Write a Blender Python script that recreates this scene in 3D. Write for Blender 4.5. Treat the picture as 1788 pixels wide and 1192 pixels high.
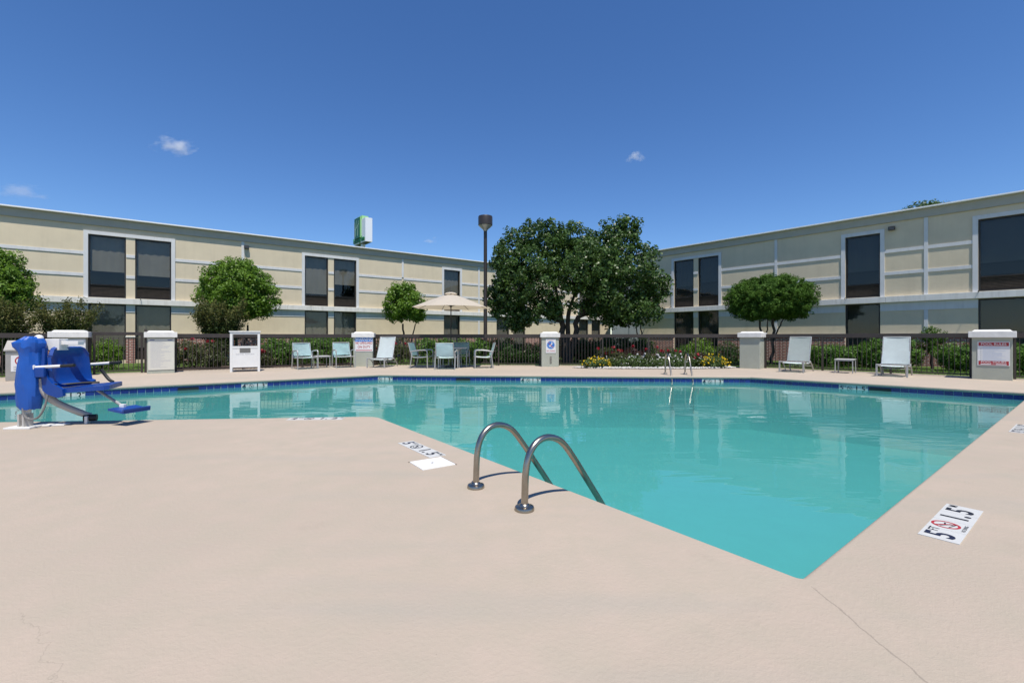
import bpy, bmesh, math, random
import numpy as np
from mathutils import Vector, Matrix
from mathutils.geometry import tessellate_polygon
R = math.radians
PI = math.pi
for o in list(bpy.data.objects):
    bpy.data.objects.remove(o)
S = bpy.context.scene
COL = S.collection

# ------------------------------------------------------------------ camera, sky, sun, exposure
EYE = 1.15
cam_d = bpy.data.cameras.new('camera')
cam_d.sensor_width = 36
cam_d.lens = 36 * 800 / 1788
cam_d.shift_y = -8 / 1788
cam_d.clip_start = 0.05
cam_d.clip_end = 5000
cam = bpy.data.objects.new('camera', cam_d)
COL.objects.link(cam)
cam.location = (0, 0, EYE)
cam.rotation_euler = (R(90), 0, 0)
S.camera = cam

SUN_HEAD, SUN_EL = 162, 67          # compass heading of the sun (0 = camera's forward, 90 = its right)
world = bpy.data.worlds.new('World')
S.world = world
world.use_nodes = True
wn = world.node_tree.nodes
wl = world.node_tree.links
wn.clear()
sky = wn.new('ShaderNodeTexSky')
sky.sky_type = 'NISHITA'
sky.sun_disc = False
sky.sun_elevation = R(SUN_EL)
sky.sun_rotation = R(SUN_HEAD)
sky.altitude = 600
sky.air_density = 1.0
sky.dust_density = 0.0
sky.ozone_density = 6.0
bg = wn.new('ShaderNodeBackground')
bg.inputs[1].default_value = 0.089
hs = wn.new('ShaderNodeHueSaturation')
hs.inputs['Saturation'].default_value = 1.155
hs.inputs['Hue'].default_value = 0.506
wo = wn.new('ShaderNodeOutputWorld')
wl.new(sky.outputs[0], hs.inputs['Color'])
wl.new(hs.outputs[0], bg.inputs[0])
wl.new(bg.outputs[0], wo.inputs[0])

sun_d = bpy.data.lights.new('sun', 'SUN')
sun_d.energy = 3.5
sun_d.angle = R(0.53)
sun_d.color = (1.0, 0.945, 0.86)
sun = bpy.data.objects.new('sun', sun_d)
COL.objects.link(sun)
sd = Vector((math.sin(R(SUN_HEAD)) * math.cos(R(SUN_EL)), math.cos(R(SUN_HEAD)) * math.cos(R(SUN_EL)), math.sin(R(SUN_EL))))
sun.rotation_euler = sd.to_track_quat('Z', 'Y').to_euler()
sun.location = (10, -20, 40)

S.view_settings.view_transform = 'Standard'
S.view_settings.look = 'None'
S.view_settings.exposure = 0.70
S.view_settings.gamma = 1.0
S.view_settings.use_curve_mapping = False
S.render.engine = 'CYCLES'
S.cycles.max_bounces = 8
S.cycles.volume_bounces = 4
S.cycles.transparent_max_bounces = 24
S.cycles.caustics_reflective = False
S.cycles.caustics_refractive = False

# ------------------------------------------------------------------ materials
MATS = {}
def mat(name, col=(.5, .5, .5), rough=.6, metal=0.0, spec=.5, mottle=0.0, mscale=3.0, bump=0.0, bscale=60.0, col2=None):
    if name in MATS:
        return MATS[name]
    m = bpy.data.materials.new(name)
    m.use_nodes = True
    nt = m.node_tree
    p = nt.nodes['Principled BSDF']
    p.inputs['Base Color'].default_value = (*col, 1)
    p.inputs['Roughness'].default_value = rough
    p.inputs['Metallic'].default_value = metal
    p.inputs['Specular IOR Level'].default_value = spec
    tc = nt.nodes.new('ShaderNodeTexCoord')
    if mottle or col2:
        n = nt.nodes.new('ShaderNodeTexNoise')
        n.inputs['Scale'].default_value = mscale
        n.inputs['Detail'].default_value = 6
        n.inputs['Roughness'].default_value = .6
        nt.links.new(tc.outputs['Object'], n.inputs['Vector'])
        rp = nt.nodes.new('ShaderNodeMapRange')
        rp.inputs['From Min'].default_value = .3
        rp.inputs['From Max'].default_value = .7
        nt.links.new(n.outputs['Fac'], rp.inputs['Value'])
        mx = nt.nodes.new('ShaderNodeMix')
        mx.data_type = 'RGBA'
        c2 = col2 or tuple(c * (1 - mottle) for c in col)
        mx.inputs['A'].default_value = (*c2, 1)
        mx.inputs['B'].default_value = (*(tuple(min(1, c * (1 + mottle * .5)) for c in col)), 1)
        nt.links.new(rp.outputs[0], mx.inputs['Factor'])
        nt.links.new(mx.outputs['Result'], p.inputs['Base Color'])
    if bump:
        n2 = nt.nodes.new('ShaderNodeTexNoise')
        n2.inputs['Scale'].default_value = bscale
        n2.inputs['Detail'].default_value = 5
        nt.links.new(tc.outputs['Object'], n2.inputs['Vector'])
        b = nt.nodes.new('ShaderNodeBump')
        b.inputs['Strength'].default_value = bump
        b.inputs['Distance'].default_value = .02
        nt.links.new(n2.outputs['Fac'], b.inputs['Height'])
        nt.links.new(b.outputs[0], p.inputs['Normal'])
    MATS[name] = m
    return m

M_stucco = mat('stucco', (.645, .555, .40), .9, spec=.2, mottle=.07, mscale=1.2, bump=.25, bscale=90)
def add_streaks(m, amount, sc=(2.2, 2.2, .16)):
    nt = m.node_tree
    p = nt.nodes['Principled BSDF']
    src = p.inputs['Base Color'].links[0].from_socket
    tc = nt.nodes.new('ShaderNodeTexCoord')
    mp = nt.nodes.new('ShaderNodeMapping'); mp.inputs['Scale'].default_value = sc
    nz = nt.nodes.new('ShaderNodeTexNoise'); nz.inputs['Scale'].default_value = 1.6; nz.inputs['Detail'].default_value = 6; nz.inputs['Roughness'].default_value = .7
    mr = nt.nodes.new('ShaderNodeMapRange'); mr.inputs['From Min'].default_value = .48; mr.inputs['From Max'].default_value = .72; mr.inputs['To Max'].default_value = amount
    mx = nt.nodes.new('ShaderNodeMix'); mx.data_type = 'RGBA'; mx.blend_type = 'MULTIPLY'
    mx.inputs['B'].default_value = (.62, .60, .56, 1)
    nt.links.new(tc.outputs['Object'], mp.inputs[0]); nt.links.new(mp.outputs[0], nz.inputs['Vector'])
    nt.links.new(nz.outputs['Fac'], mr.inputs['Value']); nt.links.new(mr.outputs[0], mx.inputs['Factor'])
    nt.links.new(src, mx.inputs['A']); nt.links.new(mx.outputs['Result'], p.inputs['Base Color'])
add_streaks(M_stucco, .15)
M_trim = mat('trim_paint', (.63, .63, .62), .7, spec=.3, mottle=.06, mscale=2.0)
M_ledge = mat('ledge_paint', (.72, .705, .66), .7, spec=.3, mottle=.08, mscale=2.5)
add_streaks(M_ledge, .45, (5, 5, .4)); add_streaks(M_trim, .25, (5, 5, .4))
M_roofedge = mat('roof_edge_metal', (.78, .78, .77), .5, spec=.4)
M_fascia = mat('fascia_paint', (.40, .385, .33), .75, spec=.3, mottle=.06)
M_roof = mat('roof_membrane', (.45, .44, .42), .9, mottle=.15)
M_bronze = mat('bronze_frame', (.018, .015, .013), .45, spec=.5)
M_grille = mat('bronze_grille', (.05, .04, .034), .6, spec=.4, mottle=.3, mscale=9)
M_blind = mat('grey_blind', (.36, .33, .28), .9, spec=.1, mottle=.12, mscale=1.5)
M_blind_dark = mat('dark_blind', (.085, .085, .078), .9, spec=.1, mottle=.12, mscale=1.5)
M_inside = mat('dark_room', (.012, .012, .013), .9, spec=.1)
M_fence = mat('fence_brown', (.045, .035, .030), .5, spec=.45, mottle=.2, mscale=4)
M_pillar = mat('pillar_stucco', (.38, .395, .33), .9, spec=.2, mottle=.08, mscale=2.5, bump=.3, bscale=110)
M_cap = mat('pillar_cap_paint', (.70, .685, .65), .8, spec=.3, mottle=.12, mscale=6, bump=.15, bscale=60)
M_white = mat('white_paint', (.72, .715, .69), .5, spec=.4, mottle=.05, mscale=4)
M_alu = mat('grey_aluminium', (.40, .40, .39), .42, metal=.35, spec=.5, mottle=.08, mscale=8)
M_sling = mat('aqua_sling', (.64, .84, .85), .8, spec=.2, mottle=.06, mscale=5, bump=.25, bscale=14)
M_sling_pale = mat('pale_aqua_sling', (.88, .96, .97), .8, spec=.2, mottle=.05, mscale=5, bump=.25, bscale=10)
M_tabletop = mat('grey_tabletop', (.50, .50, .48), .5, mottle=.08, mscale=8)
M_steel = mat('stainless_steel', (.37, .335, .285), .30, metal=1.0, mottle=.18, mscale=14)
M_trash = mat('brushed_trash_steel', (.42, .39, .35), .42, metal=.55, mottle=.1, mscale=5)
M_blue_cover = mat('blue_vinyl_cover', (.006, .085, .40), .5, spec=.5, mottle=.12, mscale=6)
M_blue_plastic = mat('blue_plastic', (.003, .045, .25), .35, spec=.5)
M_lift_grey = mat('lift_grey_coat', (.44, .42, .39), .4, mottle=.08)
M_black = mat('black_rubber', (.014, .014, .014), .6)
M_lift_white = mat('lift_white_coat', (.72, .71, .68), .4, mottle=.05)
M_lamp = mat('lamp_brown', (.034, .026, .021), .4, spec=.5)
M_lamp_lens = mat('lamp_lens', (.38, .36, .33), .3, metal=.4)
M_mulch = mat('brown_mulch', (.06, .035, .022), .95, mottle=.5, mscale=14, bump=1.0, bscale=40)
M_bark = mat('tree_bark', (.06, .048, .038), .95, mottle=.4, mscale=9, bump=.8, bscale=30)
M_tile = mat('cobalt_tile', (.010, .028, .20), .18, spec=.6, mottle=.25, mscale=7)
M_tile2 = mat('dark_cobalt_tile', (.008, .020, .15), .18, spec=.6, mottle=.25, mscale=7)
M_grout = mat('grout', (.42, .50, .52), .9)
M_plaster = mat('pool_plaster', (.50, .72, .70), .8, mottle=.06, mscale=2)
M_marker = mat('marker_tile', (.54, .54, .515), .35, mottle=.05, mscale=9)
M_ink = mat('black_ink', (.012, .012, .016), .5)
M_navy = mat('navy_ink', (.010, .012, .035), .5)
M_red = mat('red_ink', (.36, .02, .025), .5)
M_signblue = mat('blue_ink', (.02, .16, .50), .5)
M_signwhite = mat('sign_white', (.68, .68, .67), .45)
M_signcream = mat('sign_cream', (.62, .60, .52), .5, mottle=.04)
M_print = mat('grey_print', (.42, .42, .44), .6)
M_printblue = mat('bluish_print', (.50, .56, .68), .6)
M_dkgreen = mat('dark_green_panel', (.008, .11, .04), .4)
M_ltgreen = mat('light_green_panel', (.32, .60, .24), .4)
M_signgreen = mat('letter_green', (.01, .19, .045), .4)
M_signbody = mat('sign_body', (.78, .80, .84), .5)
M_stone = mat('white_stone', (.52, .50, .47), .85, mottle=.25, mscale=5)
M_black_hole = mat('skimmer_dark', (.006, .01, .014), .6)

def leaf_mat(name, ca, cb, trans=.35, rough=.45, spec=.35):
    m = bpy.data.materials.new(name)
    m.use_nodes = True
    nt = m.node_tree
    p = nt.nodes['Principled BSDF']
    out = nt.nodes['Material Output']
    at = nt.nodes.new('ShaderNodeAttribute')
    at.attribute_name = 'tint'
    mx = nt.nodes.new('ShaderNodeMix')
    mx.data_type = 'RGBA'
    mx.inputs['A'].default_value = (*ca, 1)
    mx.inputs['B'].default_value = (*cb, 1)
    nt.links.new(at.outputs['Fac'], mx.inputs['Factor'])
    nt.links.new(mx.outputs['Result'], p.inputs['Base Color'])
    p.inputs['Roughness'].default_value = rough
    p.inputs['Specular IOR Level'].default_value = spec
    tr = nt.nodes.new('ShaderNodeBsdfTranslucent')
    nt.links.new(mx.outputs['Result'], tr.inputs['Color'])
    ms = nt.nodes.new('ShaderNodeMixShader')
    ms.inputs[0].default_value = trans
    nt.links.new(p.outputs[0], ms.inputs[1])
    nt.links.new(tr.outputs[0], ms.inputs[2])
    nt.links.new(ms.outputs[0], out.inputs[0])
    return m

L_pear = leaf_mat('pear_leaf', (.030, .068, .014), (.088, .158, .030), .28, .42, .4)
L_bright = leaf_mat('bright_leaf', (.068, .150, .014), (.180, .310, .030), .35)
L_juniper = leaf_mat('juniper_leaf', (.040, .100, .012), (.090, .180, .022), .25, .6, .2)
L_crape = leaf_mat('crape_leaf', (.036, .075, .016), (.165, .150, .045), .35, .55, .2)
L_hedge = leaf_mat('hedge_leaf', (.050, .130, .016), (.125, .240, .032), .3)
L_darkhedge = leaf_mat('dark_hedge_leaf', (.020, .056, .011), (.048, .105, .019), .25)
L_rose = leaf_mat('rose_leaf', (.040, .065, .020), (.110, .120, .040), .3)
L_purple = leaf_mat('purple_leaf', (.050, .018, .022), (.090, .050, .035), .3)
L_flowerbed = leaf_mat('flowerbed_leaf', (.045, .090, .020), (.110, .170, .045), .3)
L_lime = leaf_mat('lime_leaf', (.080, .170, .012), (.170, .290, .025), .35)
L_far = leaf_mat('far_leaf', (.045, .090, .022), (.100, .170, .040), .3)
L_grass = leaf_mat('grass_blade', (.055, .120, .018), (.120, .210, .035), .35)
P_red = leaf_mat('red_petal', (.28, .010, .022), (.48, .025, .05), .3)
P_yellow = leaf_mat('yellow_petal', (.62, .40, .005), (.75, .58, .01), .3)
P_white = leaf_mat('white_petal', (.70, .68, .66), (.80, .78, .78), .3)

def glass_mat():
    m = bpy.data.materials.new('tinted_glass')
    m.use_nodes = True
    nt = m.node_tree
    nt.nodes.clear()
    out = nt.nodes.new('ShaderNodeOutputMaterial')
    fr = nt.nodes.new('ShaderNodeFresnel')
    fr.inputs['IOR'].default_value = 1.55
    tr = nt.nodes.new('ShaderNodeBsdfTransparent')
    tr.inputs[0].default_value = (.80, .81, .80, 1)
    gl = nt.nodes.new('ShaderNodeBsdfGlossy')
    gl.inputs['Roughness'].default_value = .03
    gl.inputs['Color'].default_value = (.9, .9, .9, 1)
    tc = nt.nodes.new('ShaderNodeTexCoord')
    n = nt.nodes.new('ShaderNodeTexNoise')
    n.inputs['Scale'].default_value = .9
    b = nt.nodes.new('ShaderNodeBump')
    b.inputs['Strength'].default_value = .05
    b.inputs['Distance'].default_value = .1
    nt.links.new(tc.outputs['Object'], n.inputs['Vector'])
    nt.links.new(n.outputs['Fac'], b.inputs['Height'])
    nt.links.new(b.outputs[0], gl.inputs['Normal'])
    mx = nt.nodes.new('ShaderNodeMixShader')
    ge = nt.nodes.new('ShaderNodeNewGeometry')
    om = nt.nodes.new('ShaderNodeMath'); om.operation = 'SUBTRACT'; om.inputs[0].default_value = 1; nt.links.new(ge.outputs['Backfacing'], om.inputs[1])
    fm = nt.nodes.new('ShaderNodeMath'); fm.operation = 'MULTIPLY'; nt.links.new(fr.outputs[0], fm.inputs[0]); nt.links.new(om.outputs[0], fm.inputs[1])
    nt.links.new(fm.outputs[0], mx.inputs[0])
    nt.links.new(tr.outputs[0], mx.inputs[1])
    nt.links.new(gl.outputs[0], mx.inputs[2])
    nt.links.new(mx.outputs[0], out.inputs[0])
    return m
M_glass = glass_mat()

def brick_mat():
    m = bpy.data.materials.new('red_brick')
    m.use_nodes = True
    nt = m.node_tree
    p = nt.nodes['Principled BSDF']
    p.inputs['Roughness'].default_value = .9
    tc = nt.nodes.new('ShaderNodeTexCoord')
    sp = nt.nodes.new('ShaderNodeSeparateXYZ')
    cb = nt.nodes.new('ShaderNodeCombineXYZ')
    nt.links.new(tc.outputs['Object'], sp.inputs[0])
    nt.links.new(sp.outputs['X'], cb.inputs['X'])
    nt.links.new(sp.outputs['Z'], cb.inputs['Y'])
    br = nt.nodes.new('ShaderNodeTexBrick')
    br.inputs['Scale'].default_value = 1.0
    br.inputs['Brick Width'].default_value = .215
    br.inputs['Row Height'].default_value = .075
    br.inputs['Mortar Size'].default_value = .013
    br.inputs['Color1'].default_value = (.23, .055, .045, 1)
    br.inputs['Color2'].default_value = (.30, .085, .065, 1)
    br.inputs['Mortar'].default_value = (.50, .42, .36, 1)
    nt.links.new(cb.outputs[0], br.inputs['Vector'])
    nt.links.new(br.outputs['Color'], p.inputs['Base Color'])
    bp = nt.nodes.new('ShaderNodeBump')
    bp.inputs['Strength'].default_value = .7
    bp.inputs['Distance'].default_value = -.01
    nt.links.new(br.outputs['Fac'], bp.inputs['Height'])
    nt.links.new(bp.outputs[0], p.inputs['Normal'])
    return m
M_brick = brick_mat()

def deck_mat():
    m = bpy.data.materials.new('deck_coating')
    m.use_nodes = True
    nt = m.node_tree
    L = nt.links.new
    N = nt.nodes.new
    p = nt.nodes['Principled BSDF']
    p.inputs['Roughness'].default_value = .85
    p.inputs['Specular IOR Level'].default_value = .25
    tc = N('ShaderNodeTexCoord')
    def noise(sc, det=6, ro=.6):
        n = N('ShaderNodeTexNoise')
        n.inputs['Scale'].default_value = sc
        n.inputs['Detail'].default_value = det
        n.inputs['Roughness'].default_value = ro
        L(tc.outputs['Object'], n.inputs['Vector'])
        return n
    def rng(src, a, b, c=0, d=1):
        r = N('ShaderNodeMapRange')
        r.inputs['From Min'].default_value = a
        r.inputs['From Max'].default_value = b
        r.inputs['To Min'].default_value = c
        r.inputs['To Max'].default_value = d
        L(src, r.inputs['Value'])
        return r.outputs[0]
    def mix(fac, A, B, mode='MIX'):
        x = N('ShaderNodeMix')
        x.data_type = 'RGBA'
        x.blend_type = mode
        if isinstance(fac, float): x.inputs['Factor'].default_value = fac
        else: L(fac, x.inputs['Factor'])
        for nm, v in (('A', A), ('B', B)):
            if isinstance(v, tuple): x.inputs[nm].default_value = (*v, 1)
            else: L(v, x.inputs[nm])
        return x.outputs['Result']
    big = noise(.55, 5)
    mid = noise(3.5, 6, .65)
    c = mix(rng(big.outputs['Fac'], .33, .67), (.390, .325, .262), (.440, .360, .288))
    c = mix(rng(mid.outputs['Fac'], .35, .7), c, (.382, .330, .260), 'MIX')
    # grey worn streaks
    mp = N('ShaderNodeMapping')
    mp.inputs['Rotation'].default_value = (0, 0, R(-25))
    mp.inputs['Scale'].default_value = (.25, 1.6, 1)
    L(tc.outputs['Object'], mp.inputs[0])
    st = N('ShaderNodeTexNoise')
    st.inputs['Scale'].default_value = 1.1
    st.inputs['Detail'].default_value = 4
    L(mp.outputs[0], st.inputs['Vector'])
    c = mix(rng(st.outputs['Fac'], .56, .74, 0, .55), c, (.330, .308, .262))
    sm = noise(1.3, 6, .7)
    c = mix(rng(sm.outputs['Fac'], .60, .76, 0, .30), c, (.29, .245, .195))
    # pinholes and grime specks
    v = N('ShaderNodeTexVoronoi')
    v.inputs['Scale'].default_value = 21
    L(tc.outputs['Object'], v.inputs['Vector'])
    thr = noise(5.0, 4)
    sp1 = rng(v.outputs['Distance'], .02, .07, 1, 0)
    mul = N('ShaderNodeMath'); mul.operation = 'MULTIPLY'
    L(sp1, mul.inputs[0])
    L(rng(thr.outputs['Fac'], .52, .64), mul.inputs[1])
    mul2 = N('ShaderNodeMath'); mul2.operation = 'MULTIPLY'
    L(mul.outputs[0], mul2.inputs[0]); mul2.inputs[1].default_value = .6
    c = mix(mul2.outputs[0], c, (.22, .18, .15))
    # hairline crack from the pool corner outwards, and one ragged crack further left
    sx = N('ShaderNodeSeparateXYZ')
    L(tc.outputs['Object'], sx.inputs[0])
    cn = noise(7.0, 5)
    def crack(px, py, dx, dy, length, amp, wid):
        # distance to a line through (px,py) along (dx,dy), wobbled by noise
        l = math.hypot(dx, dy); dx /= l; dy /= l
        def lin(a, b, k):
            m1 = N('ShaderNodeMath'); m1.operation = 'MULTIPLY'; L(sx.outputs['X'], m1.inputs[0]); m1.inputs[1].default_value = a
            m2 = N('ShaderNodeMath'); m2.operation = 'MULTIPLY_ADD'; L(sx.outputs['Y'], m2.inputs[0]); m2.inputs[1].default_value = b; L(m1.outputs[0], m2.inputs[2])
            m3 = N('ShaderNodeMath'); m3.operation = 'ADD'; L(m2.outputs[0], m3.inputs[0]); m3.inputs[1].default_value = k
            return m3.outputs[0]
        perp = lin(-dy, dx, dy * px - dx * py)
        along = lin(dx, dy, -(dx * px + dy * py))
        w = N('ShaderNodeMath'); w.operation = 'MULTIPLY_ADD'; L(cn.outputs['Fac'], w.inputs[0]); w.inputs[1].default_value = amp; w.inputs[2].default_value = -amp * .5
        ad = N('ShaderNodeMath'); ad.operation = 'ADD'; L(perp, ad.inputs[0]); L(w.outputs[0], ad.inputs[1])
        ab = N('ShaderNodeMath'); ab.operation = 'ABSOLUTE'; L(ad.outputs[0], ab.inputs[0])
        line = rng(ab.outputs[0], wid * .4, wid, 1, 0)
        a0 = rng(along, -.01, .03, 0, 1)
        a1 = rng(along, length - .1, length, 1, 0)
        q = N('ShaderNodeMath'); q.operation = 'MULTIPLY'; L(line, q.inputs[0]); L(a0, q.inputs[1])
        q2 = N('ShaderNodeMath'); q2.operation = 'MULTIPLY'; L(q.outputs[0], q2.inputs[0]); L(a1, q2.inputs[1])
        return q2.outputs[0]
    k1 = crack(1.385, 2.12, .0, -1.0, 3.0, .05, .0045)
    k2 = crack(-2.05, 1.92, .60, -.42, .85, .22, .0040)
    k2h = N('ShaderNodeMath'); k2h.operation = 'MULTIPLY'; L(k2, k2h.inputs[0]); k2h.inputs[1].default_value = .45
    sc = N('ShaderNodeMath'); sc.operation = 'MAXIMUM'; L(k1, sc.inputs[0]); L(k2h.outputs[0], sc.inputs[1])
    sc2 = N('ShaderNodeMath'); sc2.operation = 'MULTIPLY'; L(sc.outputs[0], sc2.inputs[0]); sc2.inputs[1].default_value = .5
    c = mix(sc2.outputs[0], c, (.20, .17, .14))
    L(c, p.inputs['Base Color'])
    # knock-down texture relief
    b1 = noise(42, 4, .6)
    b2 = noise(170, 3)
    h = N('ShaderNodeMath'); h.operation = 'MULTIPLY_ADD'
    L(rng(b1.outputs['Fac'], .42, .62), h.inputs[0]); h.inputs[1].default_value = .7
    L(b2.outputs['Fac'], h.inputs[2])
    h2 = N('ShaderNodeMath'); h2.operation = 'MULTIPLY_ADD'
    L(sc.outputs[0], h2.inputs[0]); h2.inputs[1].default_value = -1.5; L(h.outputs[0], h2.inputs[2])
    bp = N('ShaderNodeBump')
    bp.inputs['Strength'].default_value = .30
    bp.inputs['Distance'].default_value = .004
    L(h2.outputs[0], bp.inputs['Height'])
    L(bp.outputs[0], p.inputs['Normal'])
    return m
M_deck = deck_mat()

def water_mat():
    m = bpy.data.materials.new('pool_water')
    m.use_nodes = True
    nt = m.node_tree
    nt.nodes.clear()
    L = nt.links.new
    N = nt.nodes.new
    out = N('ShaderNodeOutputMaterial')
    tc = N('ShaderNodeTexCoord')
    mp = N('ShaderNodeMapping')
    mp.inputs['Scale'].default_value = (.55, 1.5, 1)
    mp.inputs['Rotation'].default_value = (0, 0, R(8))
    L(tc.outputs['Object'], mp.inputs[0])
    n1 = N('ShaderNodeTexNoise'); n1.inputs['Scale'].default_value = 1.1; n1.inputs['Detail'].default_value = 3
    n1.inputs['Distortion'].default_value = .6
    n2 = N('ShaderNodeTexNoise'); n2.inputs['Scale'].default_value = 5.0; n2.inputs['Detail'].default_value = 2
    n3 = N('ShaderNodeTexNoise'); n3.inputs['Scale'].default_value = .45; n3.inputs['Detail'].default_value = 2
    for n in (n1, n2, n3): L(mp.outputs[0], n.inputs['Vector'])
    pat = N('ShaderNodeMapRange'); pat.inputs['From Min'].default_value = .42; pat.inputs['From Max'].default_value = .66
    L(n3.outputs['Fac'], pat.inputs['Value'])
    mu = N('ShaderNodeMath'); mu.operation = 'MULTIPLY'
    L(n2.outputs['Fac'], mu.inputs[0]); L(pat.outputs[0], mu.inputs[1])
    ad = N('ShaderNodeMath'); ad.operation = 'MULTIPLY_ADD'
    L(mu.outputs[0], ad.inputs[0]); ad.inputs[1].default_value = .22; L(n1.outputs['Fac'], ad.inputs[2])
    bp = N('ShaderNodeBump'); bp.inputs['Strength'].default_value = .30; bp.inputs['Distance'].default_value = .022
    L(ad.outputs[0], bp.inputs['Height'])
    fr = N('ShaderNodeFresnel'); fr.inputs['IOR'].default_value = 1.333
    L(bp.outputs[0], fr.inputs['Normal'])
    gl = N('ShaderNodeBsdfGlossy'); gl.inputs['Roughness'].default_value = .012
    L(bp.outputs[0], gl.inputs['Normal'])
    df = N('ShaderNodeBsdfDiffuse'); df.inputs['Color'].default_value = (.074, .310, .292, 1)
    tr = N('ShaderNodeBsdfTransparent'); tr.inputs[0].default_value = (.45, .93, .92, 1)
    m1 = N('ShaderNodeMixShader'); m1.inputs[0].default_value = .42
    L(df.outputs[0], m1.inputs[1]); L(tr.outputs[0], m1.inputs[2])
    m2 = N('ShaderNodeMixShader')
    ge = N('ShaderNodeNewGeometry')
    om = N('ShaderNodeMath'); om.operation = 'SUBTRACT'; om.inputs[0].default_value = 1; L(ge.outputs['Backfacing'], om.inputs[1])
    fm = N('ShaderNodeMath'); fm.operation = 'MULTIPLY'; L(fr.outputs[0], fm.inputs[0]); L(om.outputs[0], fm.inputs[1])
    L(fm.outputs[0], m2.inputs[0]); L(m1.outputs[0], m2.inputs[1]); L(gl.outputs[0], m2.inputs[2])
    L(m2.outputs[0], out.inputs[0])
    return m
M_water = water_mat()

def grass_ground_mat():
    return mat('lawn_soil', (.075, .12, .03), .95, spec=.1, mottle=.5, mscale=2.0, bump=.8, bscale=30, col2=(.045, .075, .018))
M_lawn = grass_ground_mat()

def canopy_mat():
    m = bpy.data.materials.new('cream_canvas')
    m.use_nodes = True
    nt = m.node_tree
    out = nt.nodes['Material Output']
    p = nt.nodes['Principled BSDF']
    p.inputs['Base Color'].default_value = (.64, .58, .50, 1)
    p.inputs['Roughness'].default_value = .9
    p.inputs['Specular IOR Level'].default_value = .1
    tr = nt.nodes.new('ShaderNodeBsdfTranslucent')
    tr.inputs[0].default_value = (.64, .53, .36, 1)
    ms = nt.nodes.new('ShaderNodeMixShader')
    ms.inputs[0].default_value = .42
    nt.links.new(p.outputs[0], ms.inputs[1])
    nt.links.new(tr.outputs[0], ms.inputs[2])
    nt.links.new(ms.outputs[0], out.inputs[0])
    return m
M_canvas = canopy_mat()

# ------------------------------------------------------------------ helpers
def link(o, parent=None):
    COL.objects.link(o)
    if parent is not None:
        o.parent = parent
    return o

def tag(o, label=None, cat=None, group=None, kind=None):
    if label: o['label'] = label
    if cat: o['category'] = cat
    if group: o['group'] = group
    if kind: o['kind'] = kind
    return o

def thing(name, label, cat, loc=(0, 0, 0), rz=0.0, group=None):
    o = bpy.data.objects.new(name, None)
    o.empty_display_size = .2
    COL.objects.link(o)
    o.location = loc
    o.rotation_euler = (0, 0, rz)
    return tag(o, label, cat, group)

def obj(name, bm, m, parent=None, smooth=False, loc=None, rot=None):
    me = bpy.data.meshes.new(name)
    bmesh.ops.recalc_face_normals(bm, faces=bm.faces)
    bm.to_mesh(me)
    bm.free()
    for mm in (m if isinstance(m, (list, tuple)) else [m]):
        me.materials.append(mm)
    if smooth:
        me.polygons.foreach_set('use_smooth', [True] * len(me.polygons))
        me.set_sharp_from_angle(angle=R(40))
    o = bpy.data.objects.new(name, me)
    link(o, parent)
    if loc is not None: o.location = loc
    if rot is not None: o.rotation_euler = rot
    return o

def share(name, me, parent, loc=(0, 0, 0), rot=(0, 0, 0)):
    o = bpy.data.objects.new(name, me)
    link(o, parent)
    o.location = loc
    o.rotation_euler = rot
    return o

def copy_tree(o, parent=None):
    c = o.copy()
    COL.objects.link(c)
    if parent is not None:
        c.parent = parent
    for ch in list(o.children):
        copy_tree(ch, c)
    return c

def bx(bm, c, s, rz=0.0, bev=0.0, rot=None):
    mt = Matrix.Translation(c) @ (rot.to_4x4() if rot is not None else Matrix.Rotation(rz, 4, 'Z')) @ Matrix.Diagonal((*s, 1))
    r = bmesh.ops.create_cube(bm, size=1, matrix=mt)
    if bev:
        ed = list({e for v in r['verts'] for e in v.link_edges})
        bmesh.ops.bevel(bm, geom=ed, offset=bev, segments=2, affect='EDGES', profile=.6)

def box(c, s, rz=0.0, bev=0.0, rot=None):
    bm = bmesh.new()
    bx(bm, c, s, rz, bev, rot)
    return bm

def tb(bm, pts, rad, n=8, cap=True):
    pts = [Vector(p) for p in pts]
    k = len(pts)
    rads = rad if isinstance(rad, (list, tuple)) else [rad] * k
    up = None
    rings = []
    for i in range(k):
        t = (pts[min(i + 1, k - 1)] - pts[max(i - 1, 0)]).normalized()
        if up is None:
            up = Vector((0, 0, 1)) if abs(t.z) < .9 else Vector((0, 1, 0))
        a = t.cross(up)
        if a.length < 1e-5:
            a = t.orthogonal()
        a.normalize()
        up = a.cross(t).normalized()
        rings.append([bm.verts.new(pts[i] + (a * math.cos(2 * PI * j / n) + up * math.sin(2 * PI * j / n)) * rads[i]) for j in range(n)])
    for i in range(k - 1):
        for j in range(n):
            bm.faces.new((rings[i][j], rings[i][(j + 1) % n], rings[i + 1][(j + 1) % n], rings[i + 1][j]))
    if cap:
        bm.faces.new(rings[0][::-1])
        bm.faces.new(rings[-1])

def tube(pts, rad, n=8):
    bm = bmesh.new()
    tb(bm, pts, rad, n)
    return bm

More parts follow.
